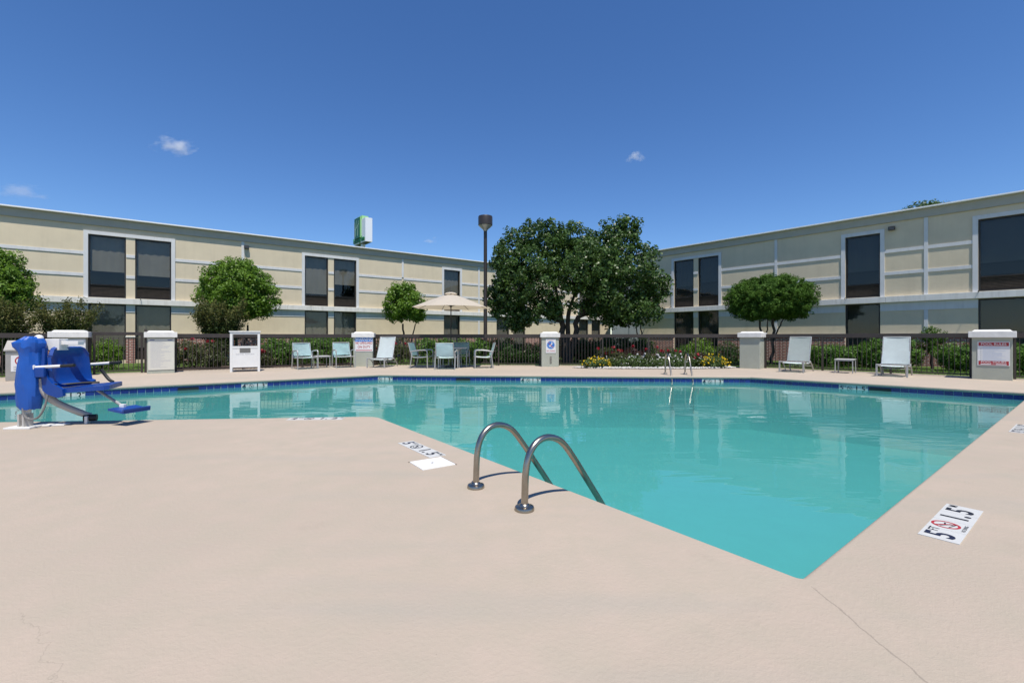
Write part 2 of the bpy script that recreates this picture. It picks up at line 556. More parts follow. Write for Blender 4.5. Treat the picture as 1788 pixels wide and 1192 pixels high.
def lathe(bm, prof, n=24, c=(0, 0, 0)):
    c = Vector(c)
    rings = []
    for r, z in prof:
        if r < 1e-6:
            rings.append([bm.verts.new(c + Vector((0, 0, z)))])
        else:
            rings.append([bm.verts.new(c + Vector((r * math.cos(2 * PI * j / n), r * math.sin(2 * PI * j / n), z))) for j in range(n)])
    for a, b in zip(rings, rings[1:]):
        for j in range(n):
            if len(a) == 1 and len(b) == 1: continue
            if len(a) == 1: bm.faces.new((a[0], b[j], b[(j + 1) % n]))
            elif len(b) == 1: bm.faces.new((a[j], a[(j + 1) % n], b[0]))
            else: bm.faces.new((a[j], a[(j + 1) % n], b[(j + 1) % n], b[j]))

def smooth_path(pts, sub=5):
    P = [Vector(p) for p in pts]
    out = []
    for i in range(len(P) - 1):
        p0 = P[max(i - 1, 0)]; p1 = P[i]; p2 = P[i + 1]; p3 = P[min(i + 2, len(P) - 1)]
        for s in range(sub):
            t = s / sub
            out.append(.5 * ((2 * p1) + (p2 - p0) * t + (2 * p0 - 5 * p1 + 4 * p2 - p3) * t * t + (3 * p1 - p0 - 3 * p2 + p3) * t ** 3))
    out.append(P[-1])
    return out

def slab(poly, z0, z1):
    bm = bmesh.new()
    a = [bm.verts.new((x, y, z0)) for x, y in poly]
    b = [bm.verts.new((x, y, z1)) for x, y in poly]
    bm.faces.new(a[::-1]); bm.faces.new(b)
    n = len(poly)
    for i in range(n):
        bm.faces.new((a[i], a[(i + 1) % n], b[(i + 1) % n], b[i]))
    return bm

def text(s, size, m, parent, loc, rot=(0, 0, 0), bold=.0, name='lettering', sx=1.0, align='CENTER', extrude=0.0):
    cu = bpy.data.curves.new('lettering_curve', 'FONT')
    cu.body = s
    cu.size = size
    cu.align_x = align
    cu.align_y = 'CENTER'
    cu.offset = bold * size
    cu.extrude = extrude
    cu.resolution_u = 3
    tmp = bpy.data.objects.new('tmp', cu)
    COL.objects.link(tmp)
    me = bpy.data.meshes.new_from_object(tmp)
    bpy.data.objects.remove(tmp)
    bpy.data.curves.remove(cu)
    me.materials.clear()
    me.materials.append(m)
    for v in me.vertices:
        v.co.x *= sx
    o = bpy.data.objects.new(name, me)
    link(o, parent)
    o.location = loc
    o.rotation_euler = rot
    return o

def ring(bm, r0, r1, z, n=32, c=(0, 0)):
    a = [bm.verts.new((c[0] + r0 * math.cos(2 * PI * j / n), c[1] + r0 * math.sin(2 * PI * j / n), z)) for j in range(n)]
    b = [bm.verts.new((c[0] + r1 * math.cos(2 * PI * j / n), c[1] + r1 * math.sin(2 * PI * j / n), z)) for j in range(n)]
    for j in range(n):
        bm.faces.new((a[j], b[j], b[(j + 1) % n], a[(j + 1) % n]))

def disc(bm, r, z, n=32, c=(0, 0)):
    bm.faces.new([bm.verts.new((c[0] + r * math.cos(2 * PI * j / n), c[1] + r * math.sin(2 * PI * j / n), z)) for j in range(n)])

def flatbar(bm, p, q, w, z):
    p = Vector((*p, 0)); q = Vector((*q, 0))
    d = (q - p).normalized()
    s = Vector((-d.y, d.x, 0)) * w / 2
    bm.faces.new([bm.verts.new(v + Vector((0, 0, z))) for v in (p - s, q - s, q + s, p + s)])

# ground point seen at a photograph pixel (used only to survey where things stand)
def G(px, py, z=0.0):
    d = 800 * (EYE - z) / (py - 588)
    return Vector(((px - 894) / 800 * d, d, z))
def X(px, d):
    return (px - 894) / 800 * d
def Z(py, d):
    return EYE - (py - 588) / 800 * d
def facing(head):           # rotation about z that turns local -Y towards a compass heading
    return R(180 - head)

rs = np.random.default_rng(7)
random.seed(7)

# ------------------------------------------------------------------ leaves
def leaf_object(name, pts, nrm, size, m, parent=None, aspect=.55, tint=None, rng=rs, axis=None, jitter=.35):
    N = len(pts)
    n = nrm + rng.normal(0, .75, (N, 3))
    n /= np.linalg.norm(n, axis=1, keepdims=True) + 1e-9
    a = rng.normal(0, 1, (N, 3)) if axis is None else axis + rng.normal(0, .35, (N, 3))
    a -= (a * n).sum(1, keepdims=True) * n
    a /= np.linalg.norm(a, axis=1, keepdims=True) + 1e-9
    b = np.cross(n, a)
    s = (size * (1 + rng.uniform(-jitter, jitter, N)))[:, None]
    v = np.empty((N, 4, 3), np.float32)
    v[:, 0] = pts - a * s * .5
    v[:, 1] = pts + b * s * aspect * .5 + n * s * .10
    v[:, 2] = pts + a * s * .5
    v[:, 3] = pts - b * s * aspect * .5 + n * s * .10
    me = bpy.data.meshes.new(name)
    me.vertices.add(N * 4)
    me.vertices.foreach_set('co', v.reshape(-1))
    me.loops.add(N * 4)
    me.loops.foreach_set('vertex_index', np.arange(N * 4, dtype=np.int32))
    me.polygons.add(N)
    me.polygons.foreach_set('loop_start', np.arange(0, N * 4, 4, dtype=np.int32))
    me.polygons.foreach_set('loop_total', np.full(N, 4, np.int32))
    me.update(calc_edges=True)
    t = (rng.random(N) if tint is None else tint).astype(np.float32)
    at = me.attributes.new('tint', 'FLOAT', 'FACE')
    at.data.foreach_set('value', t)
    me.materials.append(m)
    o = bpy.data.objects.new(name, me)
    return link(o, parent)

def clumps(lobes, n_clumps, per, cr, rng=rs, shell=.62, flat=1.0, inner=.2):
    """lobes: (cx,cy,cz,rx,ry,rz). Returns leaf positions, outward normals, tints."""
    lb = np.array(lobes, float)
    w = (lb[:, 3] * lb[:, 4] * lb[:, 5]) ** (2 / 3)
    idx = rng.choice(len(lb), n_clumps, p=w / w.sum())
    d = rng.normal(0, 1, (n_clumps, 3))
    d /= np.linalg.norm(d, axis=1, keepdims=True)
    f = rng.uniform(shell, 1.0, n_clumps)
    k = rng.random(n_clumps) < inner
    f[k] = rng.uniform(.1, shell, k.sum())
    cc = lb[idx, :3] + d * lb[idx, 3:] * f[:, None]
    off = rng.normal(0, 1, (n_clumps, per, 3))
    off /= np.linalg.norm(off, axis=2, keepdims=True)
    off *= rng.uniform(.3, 1.0, (n_clumps, per, 1)) ** .6
    rr = cr * rng.uniform(.6, 1.35, (n_clumps, 1, 1))
    pos = cc[:, None, :] + off * rr * np.array([1, 1, flat])
    nr = off * .7 + d[:, None, :] * .6 + np.array([0, 0, .35])
    tint = np.clip(rng.random((n_clumps, 1)) * .55 + rng.random((n_clumps, per)) * .45, 0, 1)
    return pos.reshape(-1, 3), nr.reshape(-1, 3), tint.reshape(-1)

def limb_path(p, q, rng, k=6, wob=.08):
    p = Vector(p); q = Vector(q)
    out = []
    L_ = (q - p).length
    for i in range(k + 1):
        t = i / k
        v = p.lerp(q, t)
        if 0 < i < k:
            v += Vector(rng.normal(0, wob * L_ * .35, 3))
        out.append(v)
    return out

def make_tree(name, label, cat, loc, lobes, m, n_clumps, per, cr, leaf, trunks, group=None, flat=1.0, aspect=.55, inner=.2, shell=.62, seed=1, limbs=()):
    rng = np.random.default_rng(seed)
    t = thing(name, label, cat, loc, 0, group)
    p, n, ti = clumps(lobes, n_clumps, per, cr, rng, shell, flat, inner)
    leaf_object('crown', p, n, leaf, m, t, aspect, ti, rng)
    for (a, b, r0, r1) in trunks:
        pts = limb_path(a, b, rng, 7, .06)
        rad = [r0 + (r1 - r0) * i / 7 for i in range(8)]
        obj('trunk', tube(pts, rad, 8), M_bark, t, True)
    for (a, b, r0, r1) in limbs:
        pts = limb_path(a, b, rng, 6, .10)
        rad = [r0 + (r1 - r0) * i / 6 for i in range(7)]
        obj('branch', tube(pts, rad, 6), M_bark, t, True)
    return t

# ================================================================== THE SETTING
# surveyed pool outline (deck edge), clockwise from the near corner
P_near = G(1405, 1015).xy
P_bend = G(655, 727).xy
P_nl = Vector((-13.5, 5.60))
P_fl = Vector((-14.6, 6.85))
P_fa = G(660, 653).xy
P_fb = G(1310, 657).xy
P_fr = Vector((10.81, 9.47))
OUT_RAW = [P_near, P_bend, P_nl, P_fl, P_fa, P_fb, P_fr]
OUT_RAD = [.05, .25, .3, .3, .05, .05, .05]

def rounded(poly, rads, seg=7):
    out = []
    n = len(poly)
    for i in range(n):
        p0, p, p1 = poly[i - 1], poly[i], poly[(i + 1) % n]
        a = (p0 - p).normalized(); b = (p1 - p).normalized()
        ang = a.angle(b)
        t = rads[i] / math.tan(ang / 2)
        c = p + (a + b).normalized() * rads[i] / math.sin(ang / 2)
        s = p + a * t; e = p + b * t
        va = s - c; vb = e - c
        tot = va.angle_signed(vb) if hasattr(va, 'angle_signed') else 0
        for k in range(seg + 1):
            f = k / seg
            w = math.sin(1)
            # spherical interpolation between va and vb
            om = va.angle(vb)
            v = (va * math.sin((1 - f) * om) + vb * math.sin(f * om)) / math.sin(om)
            out.append(c + v)
    return out
OUTLINE = rounded(OUT_RAW, OUT_RAD)

def offset_in(poly, d):
    """push a closed polygon towards the pool (positive d) by mitred normals"""
    n = len(poly)
    area = sum(poly[i].x * poly[(i + 1) % n].y - poly[(i + 1) % n].x * poly[i].y for i in range(n))
    sg = 1 if area > 0 else -1
    res = []
    for i in range(n):
        e0 = (poly[i] - poly[i - 1]).normalized()
        e1 = (poly[(i + 1) % n] - poly[i]).normalized()
        n0 = Vector((-e0.y, e0.x)) * sg
        n1 = Vector((-e1.y, e1.x)) * sg
        m_ = (n0 + n1)
        m_ = m_ / max(.3, m_.length_squared) * 2 * .5 * 2 if False else m_.normalized() / max(.4, math.sqrt((1 + n0.dot(n1)) / 2))
        res.append(poly[i] + m_ * d)
    return res

# pillars (centres) along the fence
PIL = [(-13.05, 13.55), (-11.32, 14.78), (-5.88, 18.2), (1.48, 18.0), (8.86, 16.90), (13.15, 12.55)]
P_head = [143, 143, 168, 181, 222, 227]      # heading each front face looks at

FAR_L = (-13.05 - .80 * 13, 13.55 - .60 * 13)
FAR_R = (13.15 + .72 * 12, 12.55 - .69 * 12)
DECK_OUT = [Vector(v) for v in (FAR_L, (-13.45, 14.0), (-11.7, 15.4), (-6.2, 18.85), (1.5, 18.8), (9.2, 17.6), (13.75, 13.05), FAR_R,
                                (FAR_R[0], -12), (FAR_L[0], -12))]

def sheet(outer, inner, z):
    polys = [[Vector((v.x, v.y, z)) for v in outer]]
    if inner:
        polys.append([Vector((v.x, v.y, z)) for v in inner])
    vs = [v for p in polys for v in p]
    bm = bmesh.new()
    bv = [bm.verts.new(v) for v in vs]
    for t in tessellate_polygon(polys):
        try:
            bm.faces.new([bv[i] for i in t])
        except ValueError:
            pass
    return bm, bv

# lawn ground out to the horizon, with the deck cut out of it
circ = [Vector((900 * math.cos(2 * PI * k / 48), 900 * math.sin(2 * PI * k / 48))) for k in range(48)]
bm, _ = sheet(circ, DECK_OUT, -.035)
tag(obj('ground', bm, M_lawn), 'green lawn ground around the pool deck out to the horizon', kind='structure')

# deck with bull-nosed lip round the pool
bm, bv = sheet(DECK_OUT, OUTLINE, 0.0)
prev = bv[len(DECK_OUT):]
n = len(OUTLINE)
for d, z in ((.012, -.003), (.022, -.010), (.029, -.022), (.030, -.038), (.027, -.058), (.018, -.072), (-.02, -.074)):
    cur = [bm.verts.new((v.x, v.y, z)) for v in offset_in(OUTLINE, d)]
    for i in range(n):
        bm.faces.new((prev[i], prev[(i + 1) % n], cur[(i + 1) % n], cur[i]))
    prev = cur
nd = len(DECK_OUT)
low = [bm.verts.new((v.x, v.y, -.12)) for v in DECK_OUT]
for i in range(nd):
    bm.faces.new((bv[i], bv[(i + 1) % nd], low[(i + 1) % nd], low[i]))
deck = tag(obj('pool_deck', bm, M_deck, None, True), 'beige textured concrete pool deck with hairline cracks', kind='structure')

# pool basin
WALL = offset_in(OUTLINE, -.004)
bm = bmesh.new()
a = [bm.verts.new((v.x, v.y, -.06)) for v in WALL]
b = [bm.verts.new((v.x, v.y, -1.55)) for v in WALL]
for i in range(n):
    bm.faces.new((a[i], a[(i + 1) % n], b[(i + 1) % n], b[i]))
polys = [[Vector((v.x, v.y, 0)) for v in WALL]]
for t in tessellate_polygon(polys):
    bm.faces.new([b[i] for i in t])
basin = tag(obj('pool_basin', bm, M_plaster), 'pale plastered swimming pool basin', kind='structure')
WATER_Z = -.175
bm, _ = sheet(offset_in(OUTLINE, -.003), None, WATER_Z)
water = obj('pool_water', bm, M_water)
if water.data.polygons[0].normal.z < 0:
    water.data.flip_normals()
tag(water, 'turquoise swimming pool water', kind='structure')

# waterline tiles: runs along each side of the pool
T = .152
tile_me = {}
def tile_mesh(kind, w):
    key = (kind, round(w, 3))
    if key not in tile_me:
        bm_ = bmesh.new()
        bx(bm_, (0, 0, 0), (w, .012, T - .006), 0, .0025)
        me = bpy.data.meshes.new('pool_tile')
        bm_.to_mesh(me); bm_.free()
        me.materials.append(M_tile if kind == 0 else M_tile2)
        tile_me[key] = me
    return tile_me[key]

MARK_L = .61
def side_run(p, q, gaps):
    """tiles from p to q; gaps: list of (s0, s1) left open for markers and skimmers"""
    d = (q - p); L_ = d.length; d = d / L_
    ang = math.atan2(d.y, d.x)
    nT = round(L_ / T)
    tn = L_ / nT
    for kk in range(nT):
        mid = (kk + .5) * tn
        if not any(g0 < mid < g1 for g0, g1 in gaps):
            pos = p + d * mid
            share('pool_tile', tile_mesh(random.choice((0, 0, 0, 1)), tn - .007), basin, (pos.x, pos.y, -.074 - T / 2), (0, 0, ang + random.uniform(-.003, .003)))
    return d, ang
def s_on(p, q, px):
    """distance along p->q where a photographed pixel column meets it"""
    a_ = (px - 894) / 800
    d = (q - p).normalized()
    return (a_ * p.y - p.x) / (d.x - a_ * d.y)

SIDES = {}
side_pts = {
    'far_left': (P_fl, P_fa, [442, -1], [330]),
}
def no_dive(parent, r, z, ink, ringmat, flip=False):
    bm_ = bmesh.new(); ring(bm_, r * .80, r, z, 28)
    o1 = obj('symbol', bm_, ringmat, parent)
    bm_ = bmesh.new()
    flatbar(bm_, (-r * .55, r * .58), (r * .58, -r * .55), r * .16, z + .0006)
    o2 = obj('symbol', bm_, ringmat, parent)
    bm_ = bmesh.new()
    disc(bm_, r * .15, z + .0002, 10, (r * .32, -r * .30))
    flatbar(bm_, (-r * .5, r * .35), (r * .22, -r * .16), r * .2, z + .0003)
    flatbar(bm_, (r * .0, r * .05), (r * .55, r * .15), r * .12, z + .0004)
    flatbar(bm_, (-r * .6, -r * .30), (r * .5, -r * .62), r * .09, z + .0003)
    o3 = obj('symbol', bm_, ink, parent)
    return o1, o2, o3

def depth_marker(feet, metres, label, loc, rot, tw, th, floor=False, red=False, group='pool depth markers'):
    """four square tiles in a row, lettering along local x, up local y, face local z"""
    t = thing('depth_marker', label, 'depth marker', loc, 0, group)
    t.rotation_euler = rot
    me = None
    for k in range(4):
        if me is None:
            bm_ = bmesh.new(); bx(bm_, (0, 0, -.002), (tw - .003, th, .010), 0, .0015)
            o = obj('tile', bm_, M_marker, t); me = o.data
        else:
            o = share('tile', me, t)
        o.location = ((k - 1.5) * tw, 0, 0)
    zz = .0042
    h = th * 1.02
    text(feet, h, M_navy, t, (-1.58 * tw, -.01 * th, zz), bold=.022, name='numeral')
    text('FT', h * .36, M_ink, t, (-1.15 * tw, .25 * th, zz), bold=.01)
    for o in no_dive(t, tw * (.34 if red else .36), zz, M_ink, M_red if red else M_ink):
        o.location = (-.5 * tw, .08 * th if red else 0, 0)
    if red:
        text('NO DIVING', h * .14, M_ink, t, (-.5 * tw, -.40 * th, zz), bold=.004)
    text('1', h, M_ink, t, (.45 * tw, -.01 * th, zz), bold=.022, name='numeral')
    text('.', h, M_ink, t, (.80 * tw, -.01 * th, zz), bold=.03, name='numeral')
    text(metres, h, M_ink, t, (1.35 * tw, -.01 * th, zz), bold=.022, name='numeral')
    text('M', h * .34, M_ink, t, (1.80 * tw, .27 * th, zz), bold=.01)
    return t

skim_n = [0]
def build_side(p, q, markers, skimmers, coping=True):
    d = (q - p).normalized()
    ang = math.atan2(d.y, d.x)
    gaps = []
    tn = (q - p).length / round((q - p).length / T)
    for px, ft, mm, lab in markers:
        s = round(s_on(p, q, px) / tn) * tn
        gaps.append((s - 2 * tn, s + 2 * tn))
        pos = p + d * s
        nrm = Vector((d.y, -d.x))
        pos2 = pos + nrm * .0055
        depth_marker(ft, mm, lab, (pos2.x, pos2.y, -.074 - .083), (R(90), 0, ang), tn, .165)
    for px, lab in skimmers:
        s = (round(s_on(p, q, px) / tn - .5) + .5) * tn
        gaps.append((s - 1.5 * tn, s + 1.5 * tn))
        pos = p + d * s
        t = thing('pool_skimmer', lab, 'skimmer', (pos.x, pos.y, -.15), ang, 'skimmer openings in the pool wall')
        bm_ = bmesh.new()
        bx(bm_, (0, .004, -.005), (.44, .014, .15))
        obj('opening', bm_, M_black_hole, t)
        bm_ = bmesh.new()
        bx(bm_, (-.225, 0, 0), (.02, .03, .15)); bx(bm_, (.225, 0, 0), (.02, .03, .15)); bx(bm_, (0, 0, .062), (.43, .03, .02))
        obj('frame', bm_, M_tile2, t)
    side_run(p, q, gaps)

build_side(P_fl, P_fa, [(442, '4', '3', 'white 4 FT 1.3 M wall marker below the white towel cabinet'),
                        (112, '4', '2', 'white wall marker half hidden by the blue lift seat')],
           [(327, 'dark skimmer slot in the blue tiles between the lift and towel cabinet')])
build_side(P_fa, P_fb, [(667, '4', '3', 'white 4 FT 1.3 M wall marker below the warning pillar'),
                        (928, '4', '3', 'white 4 FT 1.3 M wall marker below the no diving pillar'),
                        (1247, '4', '3', 'white 4 FT 1.3 M wall marker beside the far pool ladder')],
           [(808, 'dark skimmer slot in the blue tiles below the dining table')])
build_side(P_fb, P_fr, [(1485, '5', '5', 'white 5 FT 1.5 M wall marker below the lounger and side table')],
           [(1533, 'dark skimmer slot in the blue tiles beside the 5 FT wall marker')])
# the near sides and the short end, too far round to be seen piece by piece
bm = bmesh.new()
for p, q in ((P_near, P_bend), (P_bend, P_nl), (P_nl, P_fl), (P_fr, P_near)):
    d = (q - p).normalized(); L_ = (q - p).length
    s = .15
    while s < L_ - .25:
        c = p + d * s
        bx(bm, (c.x, c.y, -.15), (T - .007, .012, T - .006), math.atan2(d.y, d.x))
        s += T
tag(obj('tile_band', bm, M_tile, basin), kind='stuff')

# depth markers and lid on the deck
HB = 52.3
def deck_mark(feet, metres, label, c, up_head, red, tw=.195, th=.175):
    depth_marker(feet, metres, label, (c[0], c[1], .002), (0, 0, R(-up_head)), tw, th, True, red)
deck_mark('5', '5', 'large white 5 FT 1.5 M deck marker with a red no diving ring', (2.735, 2.845), -37.5, True, .198, .178)
deck_mark('5', '5', 'white 5 FT 1.5 M deck marker next to the square skimmer lid', tuple(G(734.5, 783.5).xy), 53, False, .19, .175)
deck_mark('4', '2', 'white 4 FT 1.2 M deck marker near the blue pool lift', tuple(G(552, 731).xy), -3, False, .19, .165)
deck_mark('5', '5', 'white deck marker cut off by the edge of the photo', (6.38, 5.72), -37.5, False, .195, .178)
t = thing('skimmer_lid', 'white square plastic skimmer lid set in the deck', 'lid', (*G(755, 809).xy, .0), R(34))
bm = bmesh.new(); bx(bm, (0, 0, .002), (.315, .30, .012), 0, .004); obj('plate', bm, M_white, t)
bm = bmesh.new()
for a_, b_, c_, d_ in ((0, .155, .34, .008), (.164, 0, .008, .318)):
    bx(bm, (a_, b_, .001), (c_, d_, .006))
obj('seam', bm, mat('dirty_seam', (.12, .10, .08), .9), t)
bm = bmesh.new(); lathe(bm, [(0, .0095), (.011, .0095), (.012, .006)], 12); obj('finger_hole', bm, M_ink, t)

# mulch bed along the fence
bm = slab([(-11.5, 15.5), (-6.4, 18.75), (-7.4, 21.0), (-13.2, 17.6)], -.10, -.012)
tag(obj('mulch_bed', bm, M_mulch), 'brown mulch bed behind the fence', kind='structure')

# ================================================================== HOTEL WINGS
ROOF_Z = 6.37
LEFT0 = Vector((-20.3, 18.2)); LEFT_HEAD = 52.8
RIGHT_END = Vector((18.4, 16.5)); RIGHT_HEAD = -40.2
RDIR = Vector((math.sin(R(RIGHT_HEAD)), math.cos(R(RIGHT_HEAD))))

def u_of(px, P0, d):
    a_ = (px - 894) / 800
    return (a_ * P0.y - P0.x) / (d.x - a_ * d.y)

blind_meshes = {}
def window(root, u0, u1, z0, z1, upper, dark, k):
    """bronze aluminium window set 9 cm back into its opening"""
    w = u1 - u0
    y = .09
    fw = .055
    bm_ = bmesh.new()
    bx(bm_, (u0 + fw / 2, y, (z0 + z1) / 2), (fw, .07, z1 - z0))
    bx(bm_, (u1 - fw / 2, y, (z0 + z1) / 2), (fw, .07, z1 - z0))
    bx(bm_, ((u0 + u1) / 2, y, z1 - fw / 2), (w - 2 * fw, .07, fw))
    bx(bm_, ((u0 + u1) / 2, y, z0 + fw / 2), (w - 2 * fw, .07, fw))
    zt = z0 + .56 if upper else z0 + .5
    bx(bm_, ((u0 + u1) / 2, y, zt), (w - 2 * fw, .075, .03))
    f = obj('window', bm_, M_bronze, root)
    obj('pane', box(((u0 + u1) / 2, y + .02, (zt + z1) / 2), (w - 2 * fw, .008, z1 - zt - fw)), M_glass, f)
    # through-wall air conditioner grille below the glass
    bm_ = bmesh.new()
    ns = 9
    hh = zt - z0 - fw - .015
    for i in range(ns):
        bx(bm_, ((u0 + u1) / 2, y + .012, z0 + fw + hh * (i + .5) / ns), (w - 2 * fw, .03, hh / ns * .62), rot=Matrix.Rotation(R(28), 3, 'X'))
    bx(bm_, ((u0 + u1) / 2, y + .045, (z0 + zt) / 2), (w - 2 * fw, .01, zt - z0 - .03))
    if k % 3 == 0 and upper:
        bx(bm_, ((u0 + u1) / 2, y - .03, zt - .02), (w - 2 * fw, .02, .012))
    obj('grille', bm_, M_grille, f)
    # drawn blind
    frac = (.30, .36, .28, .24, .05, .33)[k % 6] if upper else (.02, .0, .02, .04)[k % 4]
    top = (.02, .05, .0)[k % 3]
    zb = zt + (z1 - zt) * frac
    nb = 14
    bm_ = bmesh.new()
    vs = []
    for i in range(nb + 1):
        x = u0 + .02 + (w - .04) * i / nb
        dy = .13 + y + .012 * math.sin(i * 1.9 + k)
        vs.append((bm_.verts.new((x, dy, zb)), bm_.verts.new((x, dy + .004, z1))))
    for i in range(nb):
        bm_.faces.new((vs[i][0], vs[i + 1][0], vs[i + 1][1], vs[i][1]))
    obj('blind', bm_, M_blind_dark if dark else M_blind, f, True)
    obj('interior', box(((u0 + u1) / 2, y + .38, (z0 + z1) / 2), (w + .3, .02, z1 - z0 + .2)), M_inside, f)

def wing(label, P0, head, length, groups, verts_up, verts_low, dark, rz):
    root = thing('hotel_wing', label, 'building', (P0.x, P0.y, 0), rz, 'hotel wings round the pool')
    LED0, LED1 = 2.60, 2.85
    W0, W1 = 2.87, 5.59
    D = 12.0
    ops = []
    for g in groups:
        for (a_, b_) in g:
            ops.append((a_, b_, W0, W1)); ops.append((a_, b_, .12, LED0 - .01))
    # facade: grid of cells round the openings
    xs = sorted({0.0, length, *[v for o_ in ops for v in o_[:2]]})
    zs = sorted({-.04, .12, LED0 - .01, W0, W1, 6.02})
    bm_ = bmesh.new()
    def quad(*p):
        bm_.faces.new([bm_.verts.new(v) for v in p])
    for i in range(len(xs) - 1):
        for j in range(len(zs) - 1):
            xm, zm = (xs[i] + xs[i + 1]) / 2, (zs[j] + zs[j + 1]) / 2
            if any(a_ < xm < b_ and c_ < zm < d_ for a_, b_, c_, d_ in ops): continue
            quad((xs[i], 0, zs[j]), (xs[i + 1], 0, zs[j]), (xs[i + 1], 0, zs[j + 1]), (xs[i], 0, zs[j + 1]))
    for a_, b_, c_, d_ in ops:
        quad((a_, 0, c_), (a_, .3, c_), (a_, .3, d_), (a_, 0, d_))
        quad((b_, 0, c_), (b_, .3, c_), (b_, .3, d_), (b_, 0, d_))
        quad((a_, 0, d_), (b_, 0, d_), (b_, .3, d_), (a_, .3, d_))
        quad((a_, 0, c_), (b_, 0, c_), (b_, .3, c_), (a_, .3, c_))
    quad((0, 0, -.04), (0, D, -.04), (0, D, 6.02), (0, 0, 6.02))
    quad((length, 0, -.04), (length, D, -.04), (length, D, 6.02), (length, 0, 6.02))
    quad((0, D, -.04), (length, D, -.04), (length, D, 6.02), (0, D, 6.02))
    obj('wall', bm_, M_stucco, root)
    obj('roof', box((length / 2, D / 2, 6.25), (length + .1, D + .1, .16)), M_roof, root)
    obj('fascia', box((length / 2, -.03, 6.15), (length + .2, .08, .34), 0, .006), M_fascia, root)
    obj('roof_edge', box((length / 2, -.095, 6.352), (length + .24, .31, .055), 0, .006), M_roofedge, root)
    # ledge between the floors, in lengths
    x = 0.0
    while x < length - .01:
        e = min(length, x + 6.1)
        bm_ = bmesh.new(); bx(bm_, ((x + e) / 2, -.077, (LED0 + LED1) / 2), (e - x - .006, .154, LED1 - LED0), 0, .008)
        obj('ledge', bm_, M_ledge, root)
        x = e
    # edges of the window groups
    gs = sorted((g[0][0], g[-1][1]) for g in groups)
    tw = .15
    solids = []
    prev_ = 0.0
    for a_, b_ in gs:
        solids.append((prev_, a_, 0 if prev_ == 0 else 1)); prev_ = b_
    solids.append((prev_, length, 1))
    for a_, b_ in gs:
        bm_ = bmesh.new()
        bx(bm_, (a_ - tw / 2, -.02, (LED1 + W1 + tw) / 2), (tw, .04, W1 + tw - LED1 - .002))
        bx(bm_, (b_ + tw / 2, -.02, (LED1 + W1 + tw) / 2), (tw, .04, W1 + tw - LED1 - .002))
        bx(bm_, ((a_ + b_) / 2, -.02, W1 + tw / 2), (b_ - a_, .04, tw))
        obj('window_surround', bm_, M_trim, root)
    for a_, b_, _f in solids:
        a2 = a_ + (tw if a_ > 0 else 0) + .001
        b2 = b_ - (tw if b_ < length else 0) - .001
        cuts = [a2] + [v for v in verts_up if a2 < v < b2] + [b2]
        for i in range(len(cuts) - 1):
            c0 = cuts[i] + (.062 if i > 0 else 0)
            c1 = cuts[i + 1] - (.062 if i < len(cuts) - 2 else 0)
            if c1 - c0 < .05: continue
            for zc in (4.76, 3.825):
                obj('trim_strip', box(((c0 + c1) / 2, -.013, zc), (c1 - c0, .026, .135), 0, .004), M_trim, root)
        # flush header below the ledge
        bl = [a_] + [v for v in verts_low if a_ < v < b_] + [b_]
        if b_ - a_ > .2:
            obj('header_trim', box(((a_ + b_) / 2, -.011, 2.42), (b_ - a_ - .004, .022, .35)), M_trim, root)
    for g in groups:
        for i in range(len(g) - 1):
            a_, b_ = g[i][1], g[i + 1][0]
            for zc in (4.76, 3.825):
                obj('trim_strip', box(((a_ + b_) / 2, -.013, zc), (b_ - a_ - .01, .026, .135), 0, .004), M_trim, root)
            obj('header_trim', box(((a_ + b_) / 2, -.011, 2.42), (b_ - a_ - .004, .022, .35)), M_trim, root)
    for v, full in verts_up.items():
        z0 = LED1 + .002 if full else 4.83
        obj('trim_strip', box((v, -.016, (z0 + 5.975) / 2), (.124, .032, 5.975 - z0), 0, .004), M_trim, root)
    for v in verts_low:
        obj('trim_strip', box((v, -.016, (1.21 + 2.24) / 2), (.124, .032, 2.24 - 1.21), 0, .004), M_trim, root)
    # brick base with white cap
    flat = sorted((a_, b_) for g in groups for a_, b_ in g)
    prev_ = 0.0
    for a_, b_ in flat + [(length, length)]:
        if a_ - prev_ > .12:
            obj('brick_base', box(((prev_ + a_) / 2, -.045, .53), (a_ - prev_ - .004, .09, 1.18)), M_brick, root)
            obj('brick_cap', box(((prev_ + a_) / 2, -.055, 1.155), (a_ - prev_ + .02, .13, .07), 0, .006), M_ledge, root)
        prev_ = b_
    k = 0
    for g in groups:
        for a_, b_ in g:
            window(root, a_, b_, W0, W1, True, dark, k)
            window(root, a_, b_, .12, LED0 - .012, False, dark, k + 1)
            k += 1
    return root

LDIR = Vector((math.sin(R(LEFT_HEAD)), math.cos(R(LEFT_HEAD))))
EXT = 14.0
L_org = LEFT0 - LDIR * EXT
lu = lambda px: u_of(px, LEFT0, LDIR) + EXT
L_len = lu(1066)
lgroups = [[(4.2, 5.9), (6.4, 8.0)], [(lu(154), lu(220)), (lu(236), lu(299))], [(lu(532), lu(573)), (lu(583), lu(622))], [(lu(775), lu(803))],
           [(lu(867), lu(889)), (lu(896), lu(917))], [(lu(1011), lu(1027)), (lu(1033), lu(1048))]]
left_wing = wing('cream two storey hotel wing with fully sunlit wall behind the dining table and lamp post', L_org, LEFT_HEAD, L_len, lgroups,
                 {11.0: True, lu(424): False, lu(703): False, lu(836): True, lu(965): True}, [lu(836)], False, R(90 - LEFT_HEAD))
